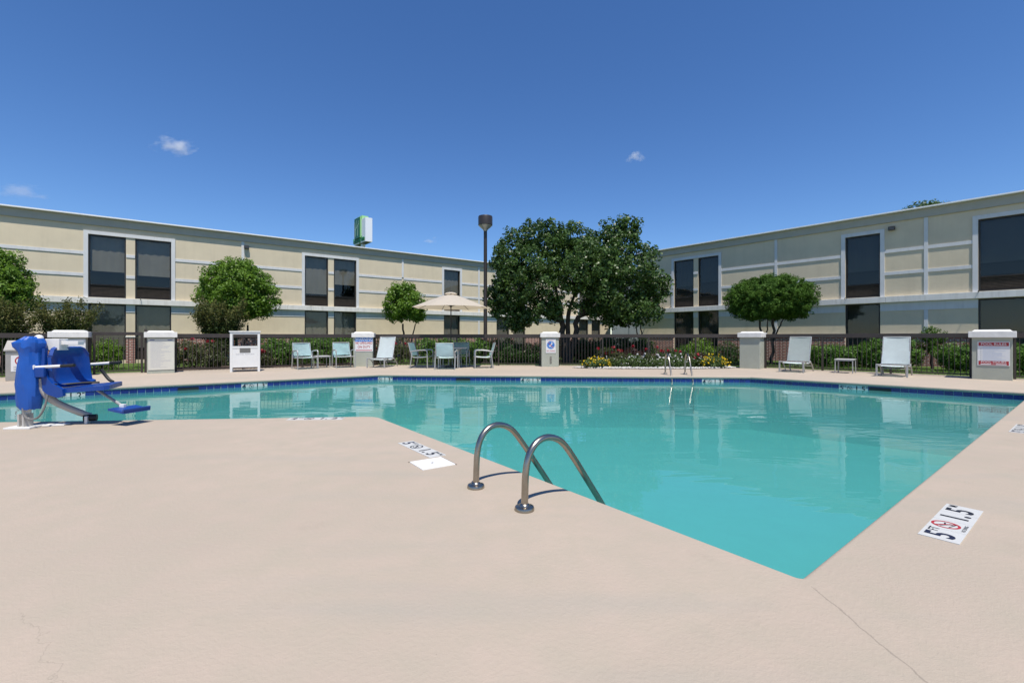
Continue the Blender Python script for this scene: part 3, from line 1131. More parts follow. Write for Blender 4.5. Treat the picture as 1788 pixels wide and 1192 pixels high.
# other wing: local x runs from its far end towards the camera
ru_p = lambda px: u_of(px, RIGHT_END, RDIR)
S_far = ru_p(1117)
R_org = RIGHT_END + RDIR * S_far
ru = lambda px: S_far - ru_p(px)
R_len = S_far + 14.0
rgroups = [[(ru(1177), ru(1211)), (ru(1219), ru(1255))], [(ru(1476), ru(1537))], [(ru(1708), ru(1708) + 2.1)], [(ru(1708) + 6.0, ru(1708) + 7.7), (ru(1708) + 8.2, ru(1708) + 9.9)]]
right_wing = wing('cream two storey hotel wing with shaded raking wall behind the loungers and flat topped tree', R_org, RIGHT_HEAD, R_len, rgroups,
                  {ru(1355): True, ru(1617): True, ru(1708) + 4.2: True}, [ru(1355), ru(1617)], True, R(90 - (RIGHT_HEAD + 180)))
# grey stair block that joins the two wings in the corner
t = thing('stair_block', 'plain blue grey stair block in the corner between the two hotel wings', 'building', (9.9, 35.2, 0), R(-30))
obj('wall', box((0, 2.2, 2.8), (4.6, 4.4, 5.7)), mat('grey_stucco', (.27, .30, .305), .9, spec=.2, mottle=.08), t)
obj('roof', box((0, 2.2, 5.75), (4.9, 4.7, .2)), M_fascia, t)
obj('door', box((-.4, -.03, 1.1), (1.0, .06, 2.2), 0, .01), MATS['grey_stucco'], t)

# small wall lamps under the eaves
def wall_lamp(root, u, z, label):
    w = root.matrix_world if False else None
    rz = root.rotation_euler.z
    c = root.location + Vector((math.cos(rz) * u + math.sin(rz) * .02, math.sin(rz) * u - math.cos(rz) * .02, z))
    t = thing('wall_lamp', label, 'lamp', c, rz, 'small flood lamps under the eaves')
    obj('bracket', box((0, 0, 0), (.10, .05, .10), 0, .01), M_bronze, t)
    bm_ = bmesh.new(); bx(bm_, (0, -.09, -.02), (.22, .13, .16), 0, .02)
    obj('lamp_head', bm_, M_bronze, t)
    obj('lens', box((0, -.157, -.03), (.17, .006, .11)), mat('dark_lens', (.05, .05, .05), .3), t)
wall_lamp(left_wing, lu(430), 5.72, 'small dark flood lamp high on the sunlit wing beside a vertical trim strip')
wall_lamp(right_wing, ru(1558), 5.72, 'small dark flood lamp high on the shaded wing above a dark window')

# thin cable hooks on the ledge of the shaded wing
def ledge_hook(root, u, label, cat='hook'):
    rz = root.rotation_euler.z
    def W(x, y, z): return Vector((root.location.x + math.cos(rz) * x - math.sin(rz) * y, root.location.y + math.sin(rz) * x + math.cos(rz) * y, z))
    c = W(u, -.153, 2.85)
    t = tag(obj('ledge_hook', tube([(0, .02, .0), (0, -.06, .05), (0, -.22, .03), (0, -.30, -.05)], .012, 6), M_bronze), label, cat, 'hooks along the ledge')
    t.location = c; t.rotation_euler = (0, 0, rz)
ledge_hook(right_wing, ru(1480), 'thin metal hook on the ledge below the tall single window of the shaded wing')
ledge_hook(right_wing, ru(1710), 'thin metal hook on the ledge below the widest window of the shaded wing')
ledge_hook(right_wing, ru(1176), 'thin metal hook on the ledge below the paired windows of the shaded wing')
ledge_hook(left_wing, lu(246), 'thin metal hook on the ledge below the nearest window pair of the sunlit wing')
ledge_hook(left_wing, lu(541), 'thin metal hook on the ledge of the sunlit wing beyond the first tree')

# ================================================================== FENCE, GATE AND PILLARS
def build_pillar(i, label, w, cap):
    t = thing('stucco_pillar', label, 'pillar', (*PIL[i], 0), facing(P_head[i]), 'stucco fence pillars with white caps')
    obj('shaft', box((0, 0, .56), (w, w, 1.14), 0, .012), M_pillar, t)
    bm_ = bmesh.new()
    bx(bm_, (0, 0, 1.215), (cap, cap, .17), 0, .012)
    obj('cap', bm_, M_cap, t)
    bm_ = bmesh.new()
    h = cap / 2 - .07
    lo = [bm_.verts.new((x * h, y * h, 1.301)) for x, y in ((-1, -1), (1, -1), (1, 1), (-1, 1))]
    hi = [bm_.verts.new((x * (h - .05), y * (h - .05), 1.345)) for x, y in ((-1, -1), (1, -1), (1, 1), (-1, 1))]
    bm_.faces.new(hi)
    for k in range(4):
        bm_.faces.new((lo[k], lo[(k + 1) % 4], hi[(k + 1) % 4], hi[k]))
    obj('cap_crown', bm_, M_cap, t)
    return t
PW, PC = .70, .82
pillars = [build_pillar(0, 'stucco pillar with white cap behind the blue lift seat', PW, .86),
           build_pillar(1, 'stucco pillar with white cap carrying the cream board of small print', PW, .84),
           build_pillar(2, 'stucco pillar with white cap carrying the blue and red warning sign', .72, .84),
           build_pillar(3, 'stucco pillar with white cap carrying the no diving sign', .66, .76),
           build_pillar(4, 'blank stucco pillar with white cap beyond the far pool ladder', .68, .80),
           build_pillar(5, 'stucco pillar with white cap carrying the red pool rules sign', .76, .90)]

bm = bmesh.new(); bx(bm, (0, 0, .60), (.017, .017, 1.08))
picket_me = bpy.data.meshes.new('picket'); bm.to_mesh(picket_me); bm.free(); picket_me.materials.append(M_fence)
bm = bmesh.new(); bx(bm, (0, 0, .62), (.055, .055, 1.24))
post_me = bpy.data.meshes.new('post'); bm.to_mesh(post_me); bm.free(); post_me.materials.append(M_fence)

def fence(p, q, label, name='metal_fence', cat='fence', top=1.255, posts=True, tops=.135):
    p = Vector(p); q = Vector(q)
    d = q - p; L_ = d.length
    t = thing(name, label, cat, (p.x, p.y, 0), math.atan2(d.y, d.x), 'brown metal fence runs')
    obj('top_rail', box((L_ / 2, 0, top - tops / 2), (L_, .06, tops), 0, .006), M_fence, t)
    obj('bottom_rail', box((L_ / 2, 0, .085), (L_, .035, .035)), M_fence, t)
    nP = max(1, round(L_ / 1.85)) if posts else 1
    px_ = [L_ * k / nP for k in range(nP + 1)]
    px_[0] += .03; px_[-1] -= .03
    for x in px_:
        share('post', post_me, t, (x, 0, 0))
    nk = int(L_ / .118)
    for k in range(1, nk):
        x = L_ * k / nk
        if min(abs(x - v) for v in px_) < .05: continue
        share('picket', picket_me, t, (x, 0, 0), (0, 0, 0))
    return t
def pside(i, s, w=PW):         # point on a pillar's flank, s=-1 image left, +1 image right
    r = facing(P_head[i])
    return Vector(PIL[i]) + Vector((math.cos(r), math.sin(r))) * s * (w / 2 + .012) + Vector((-math.sin(r), math.cos(r))) * .27
fence(FAR_L, pside(0, -1), 'brown metal fence run ending behind the trash can and pool lift')
g0, g1 = pside(0, 1), pside(1, -1)
gd = (g1 - g0).normalized()
gate = fence(g0 + gd * .10, g1 - gd * .10, 'brown metal gate between the two closest spaced pillars', 'metal_gate', 'gate', 1.30, False, .10)
obj('hinge_post', box((-.07, 0, .66), (.07, .07, 1.32)), M_fence, gate)
obj('latch_post', box(((g1 - g0).length - .13, 0, .70), (.07, .07, 1.40)), M_fence, gate)
fence(pside(1, 1), pside(2, -1, .72), 'brown metal fence run behind the towel cabinet and armchairs')
fence(pside(2, 1, .72), pside(3, -1, .66), 'brown metal fence run behind the dining table and umbrella')
fence(pside(3, 1, .66), pside(4, -1, .68), 'brown metal fence run behind the flower bed')
fence(pside(4, 1, .68), pside(5, -1, .76), 'brown metal fence run behind the two loungers and small table')
fence(pside(5, 1, .76), FAR_R, 'brown metal fence run beyond the pool rules pillar')

# ------------------------------------------------------------------ signs on the pillars
def on_pillar(i, x, z, w, name, label, cat='sign'):
    r = facing(P_head[i])
    y = -(w / 2 + .008)
    c = Vector((*PIL[i], z)) + Vector((math.cos(r) * x - math.sin(r) * y, math.sin(r) * x + math.cos(r) * y, 0))
    t = thing(name, label, cat, c, r)
    return t
UP = (R(90), 0, 0)
def plate(t, w, h, m, y=0.0, c=(0, 0), name='plate', th=.008):
    return obj(name, box((c[0], y, c[1]), (w, th, h)), m, t)
def print_lines(t, rows, w, z0, z1, x0, m, y=-.0056, seed=3, bullets=False):
    rr = random.Random(seed)
    bm_ = bmesh.new()
    for k in range(rows):
        z = z0 + (z1 - z0) * k / (rows - 1)
        ln = w * rr.uniform(.45, 1.0)
        x = x0
        end = x0 + ln
        while x < end - .004:
            ww = min(rr.uniform(.012, .035), end - x)
            hh = abs(z1 - z0) / rows * .42
            bm_.faces.new([bm_.verts.new(v) for v in ((x, y, z), (x + ww, y, z), (x + ww, y, z + hh), (x, y, z + hh))])
            x += ww + .007
    return obj('printed_text', bm_, m, t)

# warning sign
t = on_pillar(2, .04, .86, .72, 'warning_sign', 'sign reading WARNING NO LIFEGUARD ON DUTY in blue and red')
plate(t, .66, .56, M_signwhite)
plate(t, .655, .17, M_signblue, -.002, (0, .192), 'header', .008)
text('WARNING', .165, M_signwhite, t, (0, -.0065, .190), UP, .020, sx=.82)
text('NO LIFEGUARD', .135, M_red, t, (0, -.0046, .045), UP, .022, sx=.66)
text('ON DUTY', .135, M_red, t, (0, -.0046, -.105), UP, .022, sx=.78)
bm = bmesh.new()
for k in range(16):
    x = -.30 + k * .0375
    bm.faces.new([bm.verts.new(v) for v in ((x, -.0046, -.255), (x + .029, -.0046, -.255), (x + .029, -.0046, -.205), (x, -.0046, -.205))])
obj('printed_text', bm, mat('faded_red_ink', (.45, .10, .12), .5), t)
# no diving sign
t = on_pillar(3, .02, .80, .66, 'no_diving_sign', 'white sign with blue diver disc reading NO DIVING in red')
plate(t, .38, .54, M_signwhite)
print_lines(t, 2, .30, .20, .235, -.15, M_red, seed=5)
bm = bmesh.new(); disc(bm, .135, 0, 32); o = obj('disc', bm, M_signblue, t); o.rotation_euler = UP; o.location = (0, -.0048, .035)
bm = bmesh.new(); ring(bm, .142, .155, 0, 32); o = obj('disc_ring', bm, M_signblue, t); o.rotation_euler = UP; o.location = (0, -.0048, .035)
bm = bmesh.new()
disc(bm, .022, .0, 12, (-.035, -.055)); flatbar(bm, (-.025, -.035), (.06, .07), .04, .0); flatbar(bm, (.055, .06), (.02, .11), .03, .0005)
flatbar(bm, (-.02, -.02), (-.085, -.03), .02, .0005); flatbar(bm, (.0, -.09), (.1, -.07), .016, .0005)
o = obj('diver', bm, M_signwhite, t); o.rotation_euler = UP; o.location = (0, -.0062, .035)
bm = bmesh.new(); flatbar(bm, (-.10, .10), (.10, -.10), .02, 0)
o = obj('slash', bm, M_red, t); o.rotation_euler = UP; o.location = (0, -.0072, .035)
text('NO DIVING', .092, M_red, t, (0, -.0048, -.195), UP, .012, sx=.68)
obj('wall_outlet', box((.0, .006, -.53), (.075, .03, .27), 0, .01), mat('weathered_metal', (.20, .19, .16), .6, mottle=.4, mscale=12), t)
# pool rules sign
t = on_pillar(5, .03, .70, .76, 'pool_rules_sign', 'red and white sign headed POOL RULES and footed POOL HOURS')
plate(t, .60, .64, M_signwhite)
plate(t, .56, .095, M_red, -.002, (0, .255), 'header')
text('POOL RULES', .088, M_signwhite, t, (0, -.0066, .253), UP, .008, sx=.95)
print_lines(t, 13, .46, .17, -.19, -.20, M_printblue, seed=9)
bm = bmesh.new()
for k in range(7):
    disc(bm, .008, 0, 8, (-.235, .13 - k * .052))
o = obj('bullet_marks', bm, M_ink, t); o.rotation_euler = UP; o.location = (0, -.0050, 0)
plate(t, .56, .11, M_red, -.002, (0, -.250), 'footer')
text('POOL HOURS', .070, M_signwhite, t, (0, -.0066, -.228), UP, .008, sx=1.08)
text('TO', .034, M_signwhite, t, (0, -.0066, -.282), UP, .004)
bm = bmesh.new()
for x in (-.14, .14):
    bm.faces.new([bm.verts.new(v) for v in ((x - .10, -.0066, -.295), (x + .10, -.0066, -.295), (x + .10, -.0066, -.270), (x - .10, -.0066, -.270))])
obj('hours_blank', bm, M_signwhite, t)
# cream board of rules
t = on_pillar(1, .01, .60, PW, 'rules_board', 'cream board of dense small print with blue bars at its top')
plate(t, .66, .98, M_signcream, th=.012)
bm = bmesh.new()
for x0, x1 in ((-.29, -.17), (.16, .28)):
    bm.faces.new([bm.verts.new(v) for v in ((x0, -.0066, .44), (x1, -.0066, .44), (x1, -.0066, .462), (x0, -.0066, .462))])
obj('blue_bar', bm, mat('deep_blue_ink', (.02, .03, .20), .5), t)
print_lines(t, 2, .30, .452, .44, -.14, M_printblue, y=-.0068, seed=2)
print_lines(t, 26, .54, .38, -.42, -.27, M_print, y=-.0068, seed=21)
# pool rules board behind the lift
t = on_pillar(0, .05, .80, PW, 'pool_rules_board', 'pale board headed Pool Rules half hidden behind the blue lift seat')
plate(t, .62, .56, M_signwhite)
text('Pool Rules', .11, M_print, t, (0, -.0048, .18), UP, .0, sx=.98)
print_lines(t, 7, .50, .08, -.22, -.26, M_printblue, seed=12)

# ================================================================== LAMP POST, ROAD SIGN
LD = 20.2
t = thing('lamp_post', 'tall brown lamp post with drum head beside the big tree', 'lamp post', (X(847.5, LD), LD, 0))
obj('pole', tube([(0, 0, -.05), (0, 0, 5.95)], [.085, .075], 14), M_lamp, t, True)
bm = bmesh.new(); lathe(bm, [(.075, 5.80), (.10, 5.86), (.28, 6.02), (.30, 6.06)], 24); obj('cone_lens', bm, M_lamp_lens, t, True)
bm = bmesh.new(); lathe(bm, [(.30, 6.05), (.315, 6.06), (.315, 6.42), (.30, 6.46), (0, 6.48)], 24); obj('lamp_head', bm, M_lamp, t, True)
obj('base_plate', box((0, 0, .02), (.3, .3, .06)), M_lamp, t)

t = thing('pylon_sign', 'tall white box sign with green emblem rising behind the sunlit wing', 'sign', (-19.2, 60, 0), facing(230))
# local x runs to image right along the broad face; near corner at x = 0
BW, TH = 3.9, .95
obj('cabinet', box((-BW / 2, TH / 2, 15.25), (BW, TH, 3.15), 0, .02), M_signbody, t)
obj('pole', tube([(-BW / 2, TH / 2, 0), (-BW / 2, TH / 2, 13.68)], .30, 14), M_signbody, t, True)
obj('underside', box((-BW / 2, TH / 2, 13.655), (BW - .3, TH - .2, .06)), M_bronze, t)
obj('emblem_panel', box((-BW * .62, -.10, 15.75), (1.75, .20, 2.75), 0, .02), M_dkgreen, t)
obj('emblem_back', box((-BW * .60, .48, 17.0), (2.2, .90, .62), 0, .02), M_ltgreen, t)
obj('emblem_edge', box((-BW * .62 + .99, -.07, 15.75), (.22, .14, 2.75), 0, .02), M_ltgreen, t)
bm = bmesh.new()
cx = -BW * .62
def ribbon(pts, w0, w1):
    pts = smooth_path([(p[0], 0, p[1]) for p in pts], 6)
    L_ = len(pts); prev_ = None
    for i, p_ in enumerate(pts):
        d_ = (pts[min(i + 1, L_ - 1)] - pts[max(i - 1, 0)]).normalized()
        s_ = Vector((-d_.z, 0, d_.x)) * (w0 + (w1 - w0) * i / (L_ - 1)) / 2
        cur_ = (bm.verts.new((cx + p_.x - s_.x, -.206, 15.75 + p_.z - s_.z)), bm.verts.new((cx + p_.x + s_.x, -.206, 15.75 + p_.z + s_.z)))
        if prev_: bm.faces.new((prev_[0], cur_[0], cur_[1], prev_[1]))
        prev_ = cur_
ribbon([(-.55, -1.05), (-.45, -.2), (-.25, .6), (-.10, 1.1)], .16, .07)
ribbon([(.25, -1.05), (.30, -.3), (.45, .4), (.62, .95)], .16, .07)
ribbon([(-.70, -.10), (-.1, .12), (.4, .42), (.75, .50)], .10, .05)
obj('emblem', bm, mat('emblem_pale', (.55, .70, .50), .5), t)
text('Holiday Inn', .98, M_signgreen, t, (-BW * .53, -.07, 14.15), UP, .012, sx=.84, extrude=.04)

# ================================================================== FURNITURE
def make_armchair(label):
    t = thing('sling_armchair', label, 'chair', (0, 0, 0), 0, 'aqua sling armchairs')
    w = .32
    fr = .019
    for s in (-1, 1):
        # one bent tube: front leg, armrest, and rear leg as separate pieces
        obj('leg', tube([(s * w, -.29, 0), (s * w, -.28, .60)], fr, 8), M_alu, t, True)
        obj('leg', tube(smooth_path([(s * w, .33, 0), (s * w, .29, .25), (s * w, .27, .46), (s * w * .97, .28, .62)], 4), fr, 8), M_alu, t, True)
        bm_ = bmesh.new()
        P_ = smooth_path([(s * w, -.28, .58), (s * w, -.265, .635), (s * w, -.20, .665), (s * w, .02, .655), (s * w, .20, .63), (s * w, .30, .60)], 4)
        tb(bm_, P_, .022, 8)
        obj('armrest', bm_, M_alu, t, True)
        obj('seat_rail', tube(smooth_path([(s * (w - .03), -.30, .42), (s * (w - .03), -.05, .395), (s * (w - .03), .20, .40), (s * (w - .03), .29, .50), (s * (w - .04), .40, .93)], 5), .015, 8), M_alu, t, True)
    bm_ = bmesh.new()
    tb(bm_, [(-w + .03, -.30, .42), (w - .03, -.30, .42)], .013, 6)
    tb(bm_, [(-w + .04, .40, .93), (w - .04, .40, .93)], .013, 6)
    obj('cross_bar', bm_, M_alu, t, True)
    def sling(prof, name, wob):
        bm2 = bmesh.new()
        nx = 8
        grid = []
        for j, (y, z) in enumerate(prof):
            row = []
            for i in range(nx + 1):
                u = i / nx * 2 - 1
                sag = -.018 * (1 - u * u) * (1 if name == 'seat' else 0)
                bag = .02 * (1 - u * u) * (1 if name != 'seat' else 0) + wob * math.sin(2.2 * u + 1.6 * j)
                row.append(bm2.verts.new((u * (w - .03), y + bag, z + sag)))
            grid.append(row)
        for j in range(len(prof) - 1):
            for i in range(nx):
                bm2.faces.new((grid[j][i], grid[j][i + 1], grid[j + 1][i + 1], grid[j + 1][i]))
        r_ = bmesh.ops.solidify(bm2, geom=bm2.faces[:], thickness=.006)
        obj(name, bm2, M_sling, t, True)
    sling([(-.30, .425), (-.18, .41), (-.05, .40), (.10, .40), (.20, .405), (.25, .43)], 'seat', 0)
    sling([(.262, .46), (.29, .54), (.325, .66), (.36, .78), (.385, .88), (.40, .935)], 'backrest', .005)
    return t

def make_lounger(label):
    t = thing('chaise_lounger', label, 'lounger', (0, 0, 0), 0, 'pale aqua chaise loungers')
    w = .34
    for s in (-1, 1):
        obj('leg', box((s * w, -.64, .17), (.045, .045, .34), 0, .006), M_alu, t)
        obj('side_rail', tube(smooth_path([(s * w, -.66, .345), (s * w, -.48, .33), (s * w, -.2, .275), (s * w, .05, .29), (s * w, .20, .34)], 5), .02, 8), M_alu, t, True)
        obj('rear_leg', tube(smooth_path([(s * w, .02, .30), (s * w, .20, .315), (s * w, .42, .20), (s * w, .56, .0)], 5), .02, 8), M_alu, t, True)
        obj('back_rail', tube([(s * (w - .02), .13, .335), (s * (w - .03), .44, 1.15)], .016, 8), M_alu, t, True)
        obj('inner_leg', tube(smooth_path([(s * (w - .06), -.55, .32), (s * (w - .06), -.35, .20), (s * (w - .06), -.20, .0)], 5), .016, 8), M_alu, t, True)
    bm_ = bmesh.new()
    tb(bm_, [(-w, -.66, .345), (w, -.66, .345)], .016, 6)
    tb(bm_, [(-w + .03, .44, 1.15), (w - .03, .44, 1.15)], .016, 6)
    tb(bm_, [(-w, .44, .18), (w, .44, .18)], .012, 6)
    obj('cross_bar', bm_, M_alu, t, True)
    def panel(prof, name, ww, sag, axis_y):
        bm2 = bmesh.new(); nx = 8; grid = []
        for j, (y, z) in enumerate(prof):
            row = []
            for i in range(nx + 1):
                u = i / nx * 2 - 1
                k = sag * (1 - u * u) + .004 * math.sin(1.7 * j + 2 * u)
                row.append(bm2.verts.new((u * ww, y + (k if axis_y else 0), z - (0 if axis_y else k))))
            grid.append(row)
        for j in range(len(prof) - 1):
            for i in range(nx):
                bm2.faces.new((grid[j][i], grid[j][i + 1], grid[j + 1][i + 1], grid[j + 1][i]))
        bmesh.ops.solidify(bm2, geom=bm2.faces[:], thickness=.006)
        obj(name, bm2, M_sling_pale, t, True)
    panel([(-.65, .358), (-.52, .342), (-.40, .31), (-.2, .285), (0, .29), (.10, .315)], 'seat', w - .005, .02, False)
    panel([(.113, .34), (.175, .50), (.245, .68), (.315, .85), (.373, 1.0), (.432, 1.155)], 'backrest', w - .015, .022, True)
    return t

def side_table(label):
    t = thing('side_table', label, 'table', (0, 0, 0), 0, 'small grey side tables')
    obj('tabletop', box((0, 0, .435), (.50, .50, .025), 0, .006), M_tabletop, t)
    for sx in (-1, 1):
        for sy in (-1, 1):
            obj('leg', tube([(sx * .23, sy * .23, 0), (sx * .225, sy * .225, .43)], .016, 8), M_alu, t, True)
    bm_ = bmesh.new()
    for k in range(4):
        a_ = k * PI / 2
        bx(bm_, (math.cos(a_) * .225, math.sin(a_) * .225, .405), (.02 if k % 2 == 0 else .43, .43 if k % 2 == 0 else .02, .03))
    obj('apron', bm_, M_alu, t)
    return t

chair0 = make_armchair('aqua sling armchair with its back to the pool at the dining table')
def put(o, loc, head, label=None, sc=1.0):
    o.location = (loc[0], loc[1], 0)
    o.rotation_euler = (0, 0, facing(head))
    if label: o['label'] = label
    if sc != 1.0: o.scale = (sc, sc, 1)
    return o
def chair_at(loc, head, label, sc=1.08):
    return put(copy_tree(chair0), loc, head, label, sc)
put(chair0, (X(780, 16.45), 16.42), 2, None, 1.10)
chair_at((X(735, 17.0) + .03, 17.1), 98, 'aqua sling armchair seen from the side at the dining table, next to the lounger')
chair_at((X(843, 17.0), 17.1), 262, 'aqua sling armchair facing the warning pillar at the umbrella table')
chair_at((X(803, 18.0), 17.78), 185, 'aqua sling armchair tucked behind the umbrella table against the fence')
chair_at((-7.45, 16.5), 138, 'aqua sling armchair between the towel cabinet and the small side table')
chair_at((-6.36, 17.32), 146, 'aqua sling armchair between the small side table and the warning pillar')
l0 = make_lounger('pale aqua lounger with raised back beside the warning pillar')
put(l0, (-4.96, 18.0 - .35), 189)
l1 = put(copy_tree(l0), (X(1383, 14.85) + .42, 14.85 + .42), 226, 'pale aqua lounger with raised back beside the blank pillar')
l2 = put(copy_tree(l0), (X(1558, 13.2) + .42, 13.2 + .42), 226, 'pale aqua lounger with raised back beside the pool rules pillar')
s0 = side_table('small grey side table between the two armchairs near the warning pillar')
put(s0, (X(562, 17.15), 17.15), 143)
s1 = put(copy_tree(s0), (X(1478, 14.6), 14.65), 226, 'small grey side table between the two loungers')

# dining table with umbrella
TX, TY = X(788, 17.45), 17.35
t = thing('dining_table', 'round grey patio dining table under the cream umbrella', 'table', (TX, TY, 0))
bm = bmesh.new(); lathe(bm, [(.03, .715), (.62, .715), (.635, .73), (.62, .745), (.03, .745)], 36); obj('tabletop', bm, M_tabletop, t, True)
for k in range(4):
    a_ = PI / 4 + k * PI / 2
    obj('leg', tube([(math.cos(a_) * .50, math.sin(a_) * .50, 0), (math.cos(a_) * .47, math.sin(a_) * .47, .715)], .02, 8), M_alu, t, True)
bm = bmesh.new(); ring(bm, .46, .49, .69, 32); obj('table_ring', bm, M_alu, t)

t = thing('patio_umbrella', 'cream octagonal patio umbrella open over the dining table', 'umbrella', (TX, TY, 0))
obj('pole', tube([(0, 0, .05), (0, 0, 2.80)], .021, 10), M_bronze, t, True)
bm = bmesh.new(); lathe(bm, [(0, .10), (.05, .10), (.06, .08), (.24, .05), (.25, .0), (0, .0)], 24); obj('base', bm, M_bronze, t, True)
R_U, Z_RIM, Z_TOP = 1.47, 2.25, 2.79
bm = bmesh.new()
nb, nr = 8, 7
rows = []
for j in range(nr + 1):
    f = .10 + .90 * j / nr
    row = []
    for k in range(nb * 4):
        a_ = 2 * PI * k / (nb * 4) + PI / 8
        q = (k % 4) / 4
        edge = math.cos(PI / 8) / math.cos((q - .5) * PI / 4)
        sagk = 1 - abs(2 * q - 1)
        z = Z_TOP - (Z_TOP - Z_RIM) * (f ** 1.12) - .035 * sagk * f * (1 - .4 * f) + (.03 * sagk if j == nr else 0)
        row.append(bm.verts.new((math.cos(a_) * R_U * f * edge, math.sin(a_) * R_U * f * edge, z)))
    rows.append(row)
m_ = nb * 4
for j in range(nr):
    for k in range(m_):
        bm.faces.new((rows[j][k], rows[j][(k + 1) % m_], rows[j + 1][(k + 1) % m_], rows[j + 1][k]))
obj('canopy', bm, M_canvas, t, True)
bm = bmesh.new()
rows = []
for f, z in ((.02, 2.845), (.10, 2.825), (.17, 2.778)):
    rows.append([bm.verts.new((math.cos(2 * PI * k / 16 + PI / 8) * R_U * f, math.sin(2 * PI * k / 16 + PI / 8) * R_U * f, z - (.012 if k % 2 else 0))) for k in range(16)])
for j in range(2):
    for k in range(16):
        bm.faces.new((rows[j][k], rows[j][(k + 1) % 16], rows[j + 1][(k + 1) % 16], rows[j + 1][k]))
bm.faces.new(rows[0])
obj('vent', bm, M_canvas, t, True)
bm = bmesh.new(); lathe(bm, [(.022, 2.83), (.03, 2.86), (.018, 2.90), (0, 2.92)], 12); obj('finial', bm, M_bronze, t, True)
bm = bmesh.new(); lathe(bm, [(.022, 2.28), (.045, 2.28), (.045, 2.34), (.022, 2.34)], 12); obj('hub', bm, M_bronze, t, True)
for k in range(8):
    a_ = 2 * PI * k / 8 + PI / 8
    c_, s_ = math.cos(a_), math.sin(a_)
    obj('rib', tube([(c_ * .03, s_ * .03, 2.75), (c_ * R_U * .5, s_ * R_U * .5, 2.50), (c_ * R_U * .96, s_ * R_U * .96, Z_RIM + .005)], .009, 6), M_bronze, t)
    obj('strut', tube([(c_ * .04, s_ * .04, 2.31), (c_ * R_U * .42, s_ * R_U * .42, 2.49)], .008, 6), M_bronze, t)

# towel return cabinet
t = thing('towel_cabinet', 'white towel return cabinet with open top in front of the fence', 'cabinet', (X(424, 15.2), 15.35, 0), facing(152))
W_, D_ = .86, .50
for sx in (-1, 1):
    for sy in (-1, 1):
        obj('corner_post', box((sx * (W_ / 2 - .035), sy * (D_ / 2 - .035), .655), (.07, .07, 1.31)), M_white, t)
obj('top_board', box((0, 0, 1.325), (W_ + .05, D_ + .05, .035), 0, .005), M_white, t)
obj('front_panel', box((0, -D_ / 2 + .02, .46), (W_ - .142, .03, .60)), M_white, t)
for z_, h_ in ((.81, .07), (1.27, .07), (.165, .03)):
    obj('front_rail', box((0, -D_ / 2 + .02, z_), (W_ - .142, .036, h_)), M_white, t)
bm = bmesh.new()
bm.free()
for s in (-1, 1):
    obj('side_panel', box((s * (W_ / 2 - .02), 0, .50), (.02, D_ - .142, .68)), M_white, t)
obj('back_panel', box((0, D_ / 2 - .02, .50), (W_ - .142, .02, .68)), M_white, t)
obj('shelf', box((0, 0, .83), (W_ - .142, D_ - .142, .02)), M_inside, t)
bm = bmesh.new()
for k in range(7): bx(bm, (0, -D_ / 2 + .002, .645 + k * .021), (.30, .012, .013))
bx(bm, (0, -D_ / 2 + .004, .708), (.31, .004, .155))
obj('vent_grille', bm, mat('vent_grey', (.20, .19, .17), .6), t)
text('TOWEL RETURN', .062, M_print, t, (0, -D_ / 2 + .0035, .575), UP, .004, sx=1.15)

# trash can
t = thing('trash_can', 'brushed steel trash can with sloped hood behind the blue lift cover', 'trash can', (X(36, 12.25), 12.3, 0), facing(140))
bm = bmesh.new()
bx(bm, (0, 0, .385), (.56, .52, .77), 0, .012); obj('body', bm, M_trash, t)
bm = bmesh.new()
lo = [bm.verts.new(v) for v in ((-.31, -.29, .775), (.31, -.29, .775), (.31, .29, .775), (-.31, .29, .775))]
lo2 = [bm.verts.new(v) for v in ((-.31, -.29, .81), (.31, -.29, .81), (.31, .29, .81), (-.31, .29, .81))]
hi = [bm.verts.new(v) for v in ((-.25, -.20, 1.055), (.25, -.20, 1.055), (.25, .24, 1.055), (-.25, .24, 1.055))]
bm.faces.new(lo[::-1]); bm.faces.new(hi)
for k in range(4):
    bm.faces.new((lo[k], lo[(k + 1) % 4], lo2[(k + 1) % 4], lo2[k])); bm.faces.new((lo2[k], lo2[(k + 1) % 4], hi[(k + 1) % 4], hi[k]))
obj('hood', bm, M_trash, t)
st = obj('notice', box((.02, -.266, .45), (.40, .006, .42)), M_signwhite, t)
bm = bmesh.new(); ring(bm, .105, .13, 0, 28); flatbar(bm, (-.085, .085), (.085, -.085), .022, .0005)
o = obj('prohibition_ring', bm, M_red, st); o.rotation_euler = UP; o.location = (.02, -.2705, .52)
bm = bmesh.new(); flatbar(bm, (-.02, -.05), (.045, -.05), .07, 0); flatbar(bm, (.0, -.02), (.03, .05), .03, 0)
o = obj('bottle_icon', bm, M_ink, st); o.rotation_euler = UP; o.location = (.02, -.2702, .52)
print_lines(st, 3, .30, .36, .27, -.13, M_ink, y=-.2702, seed=4)

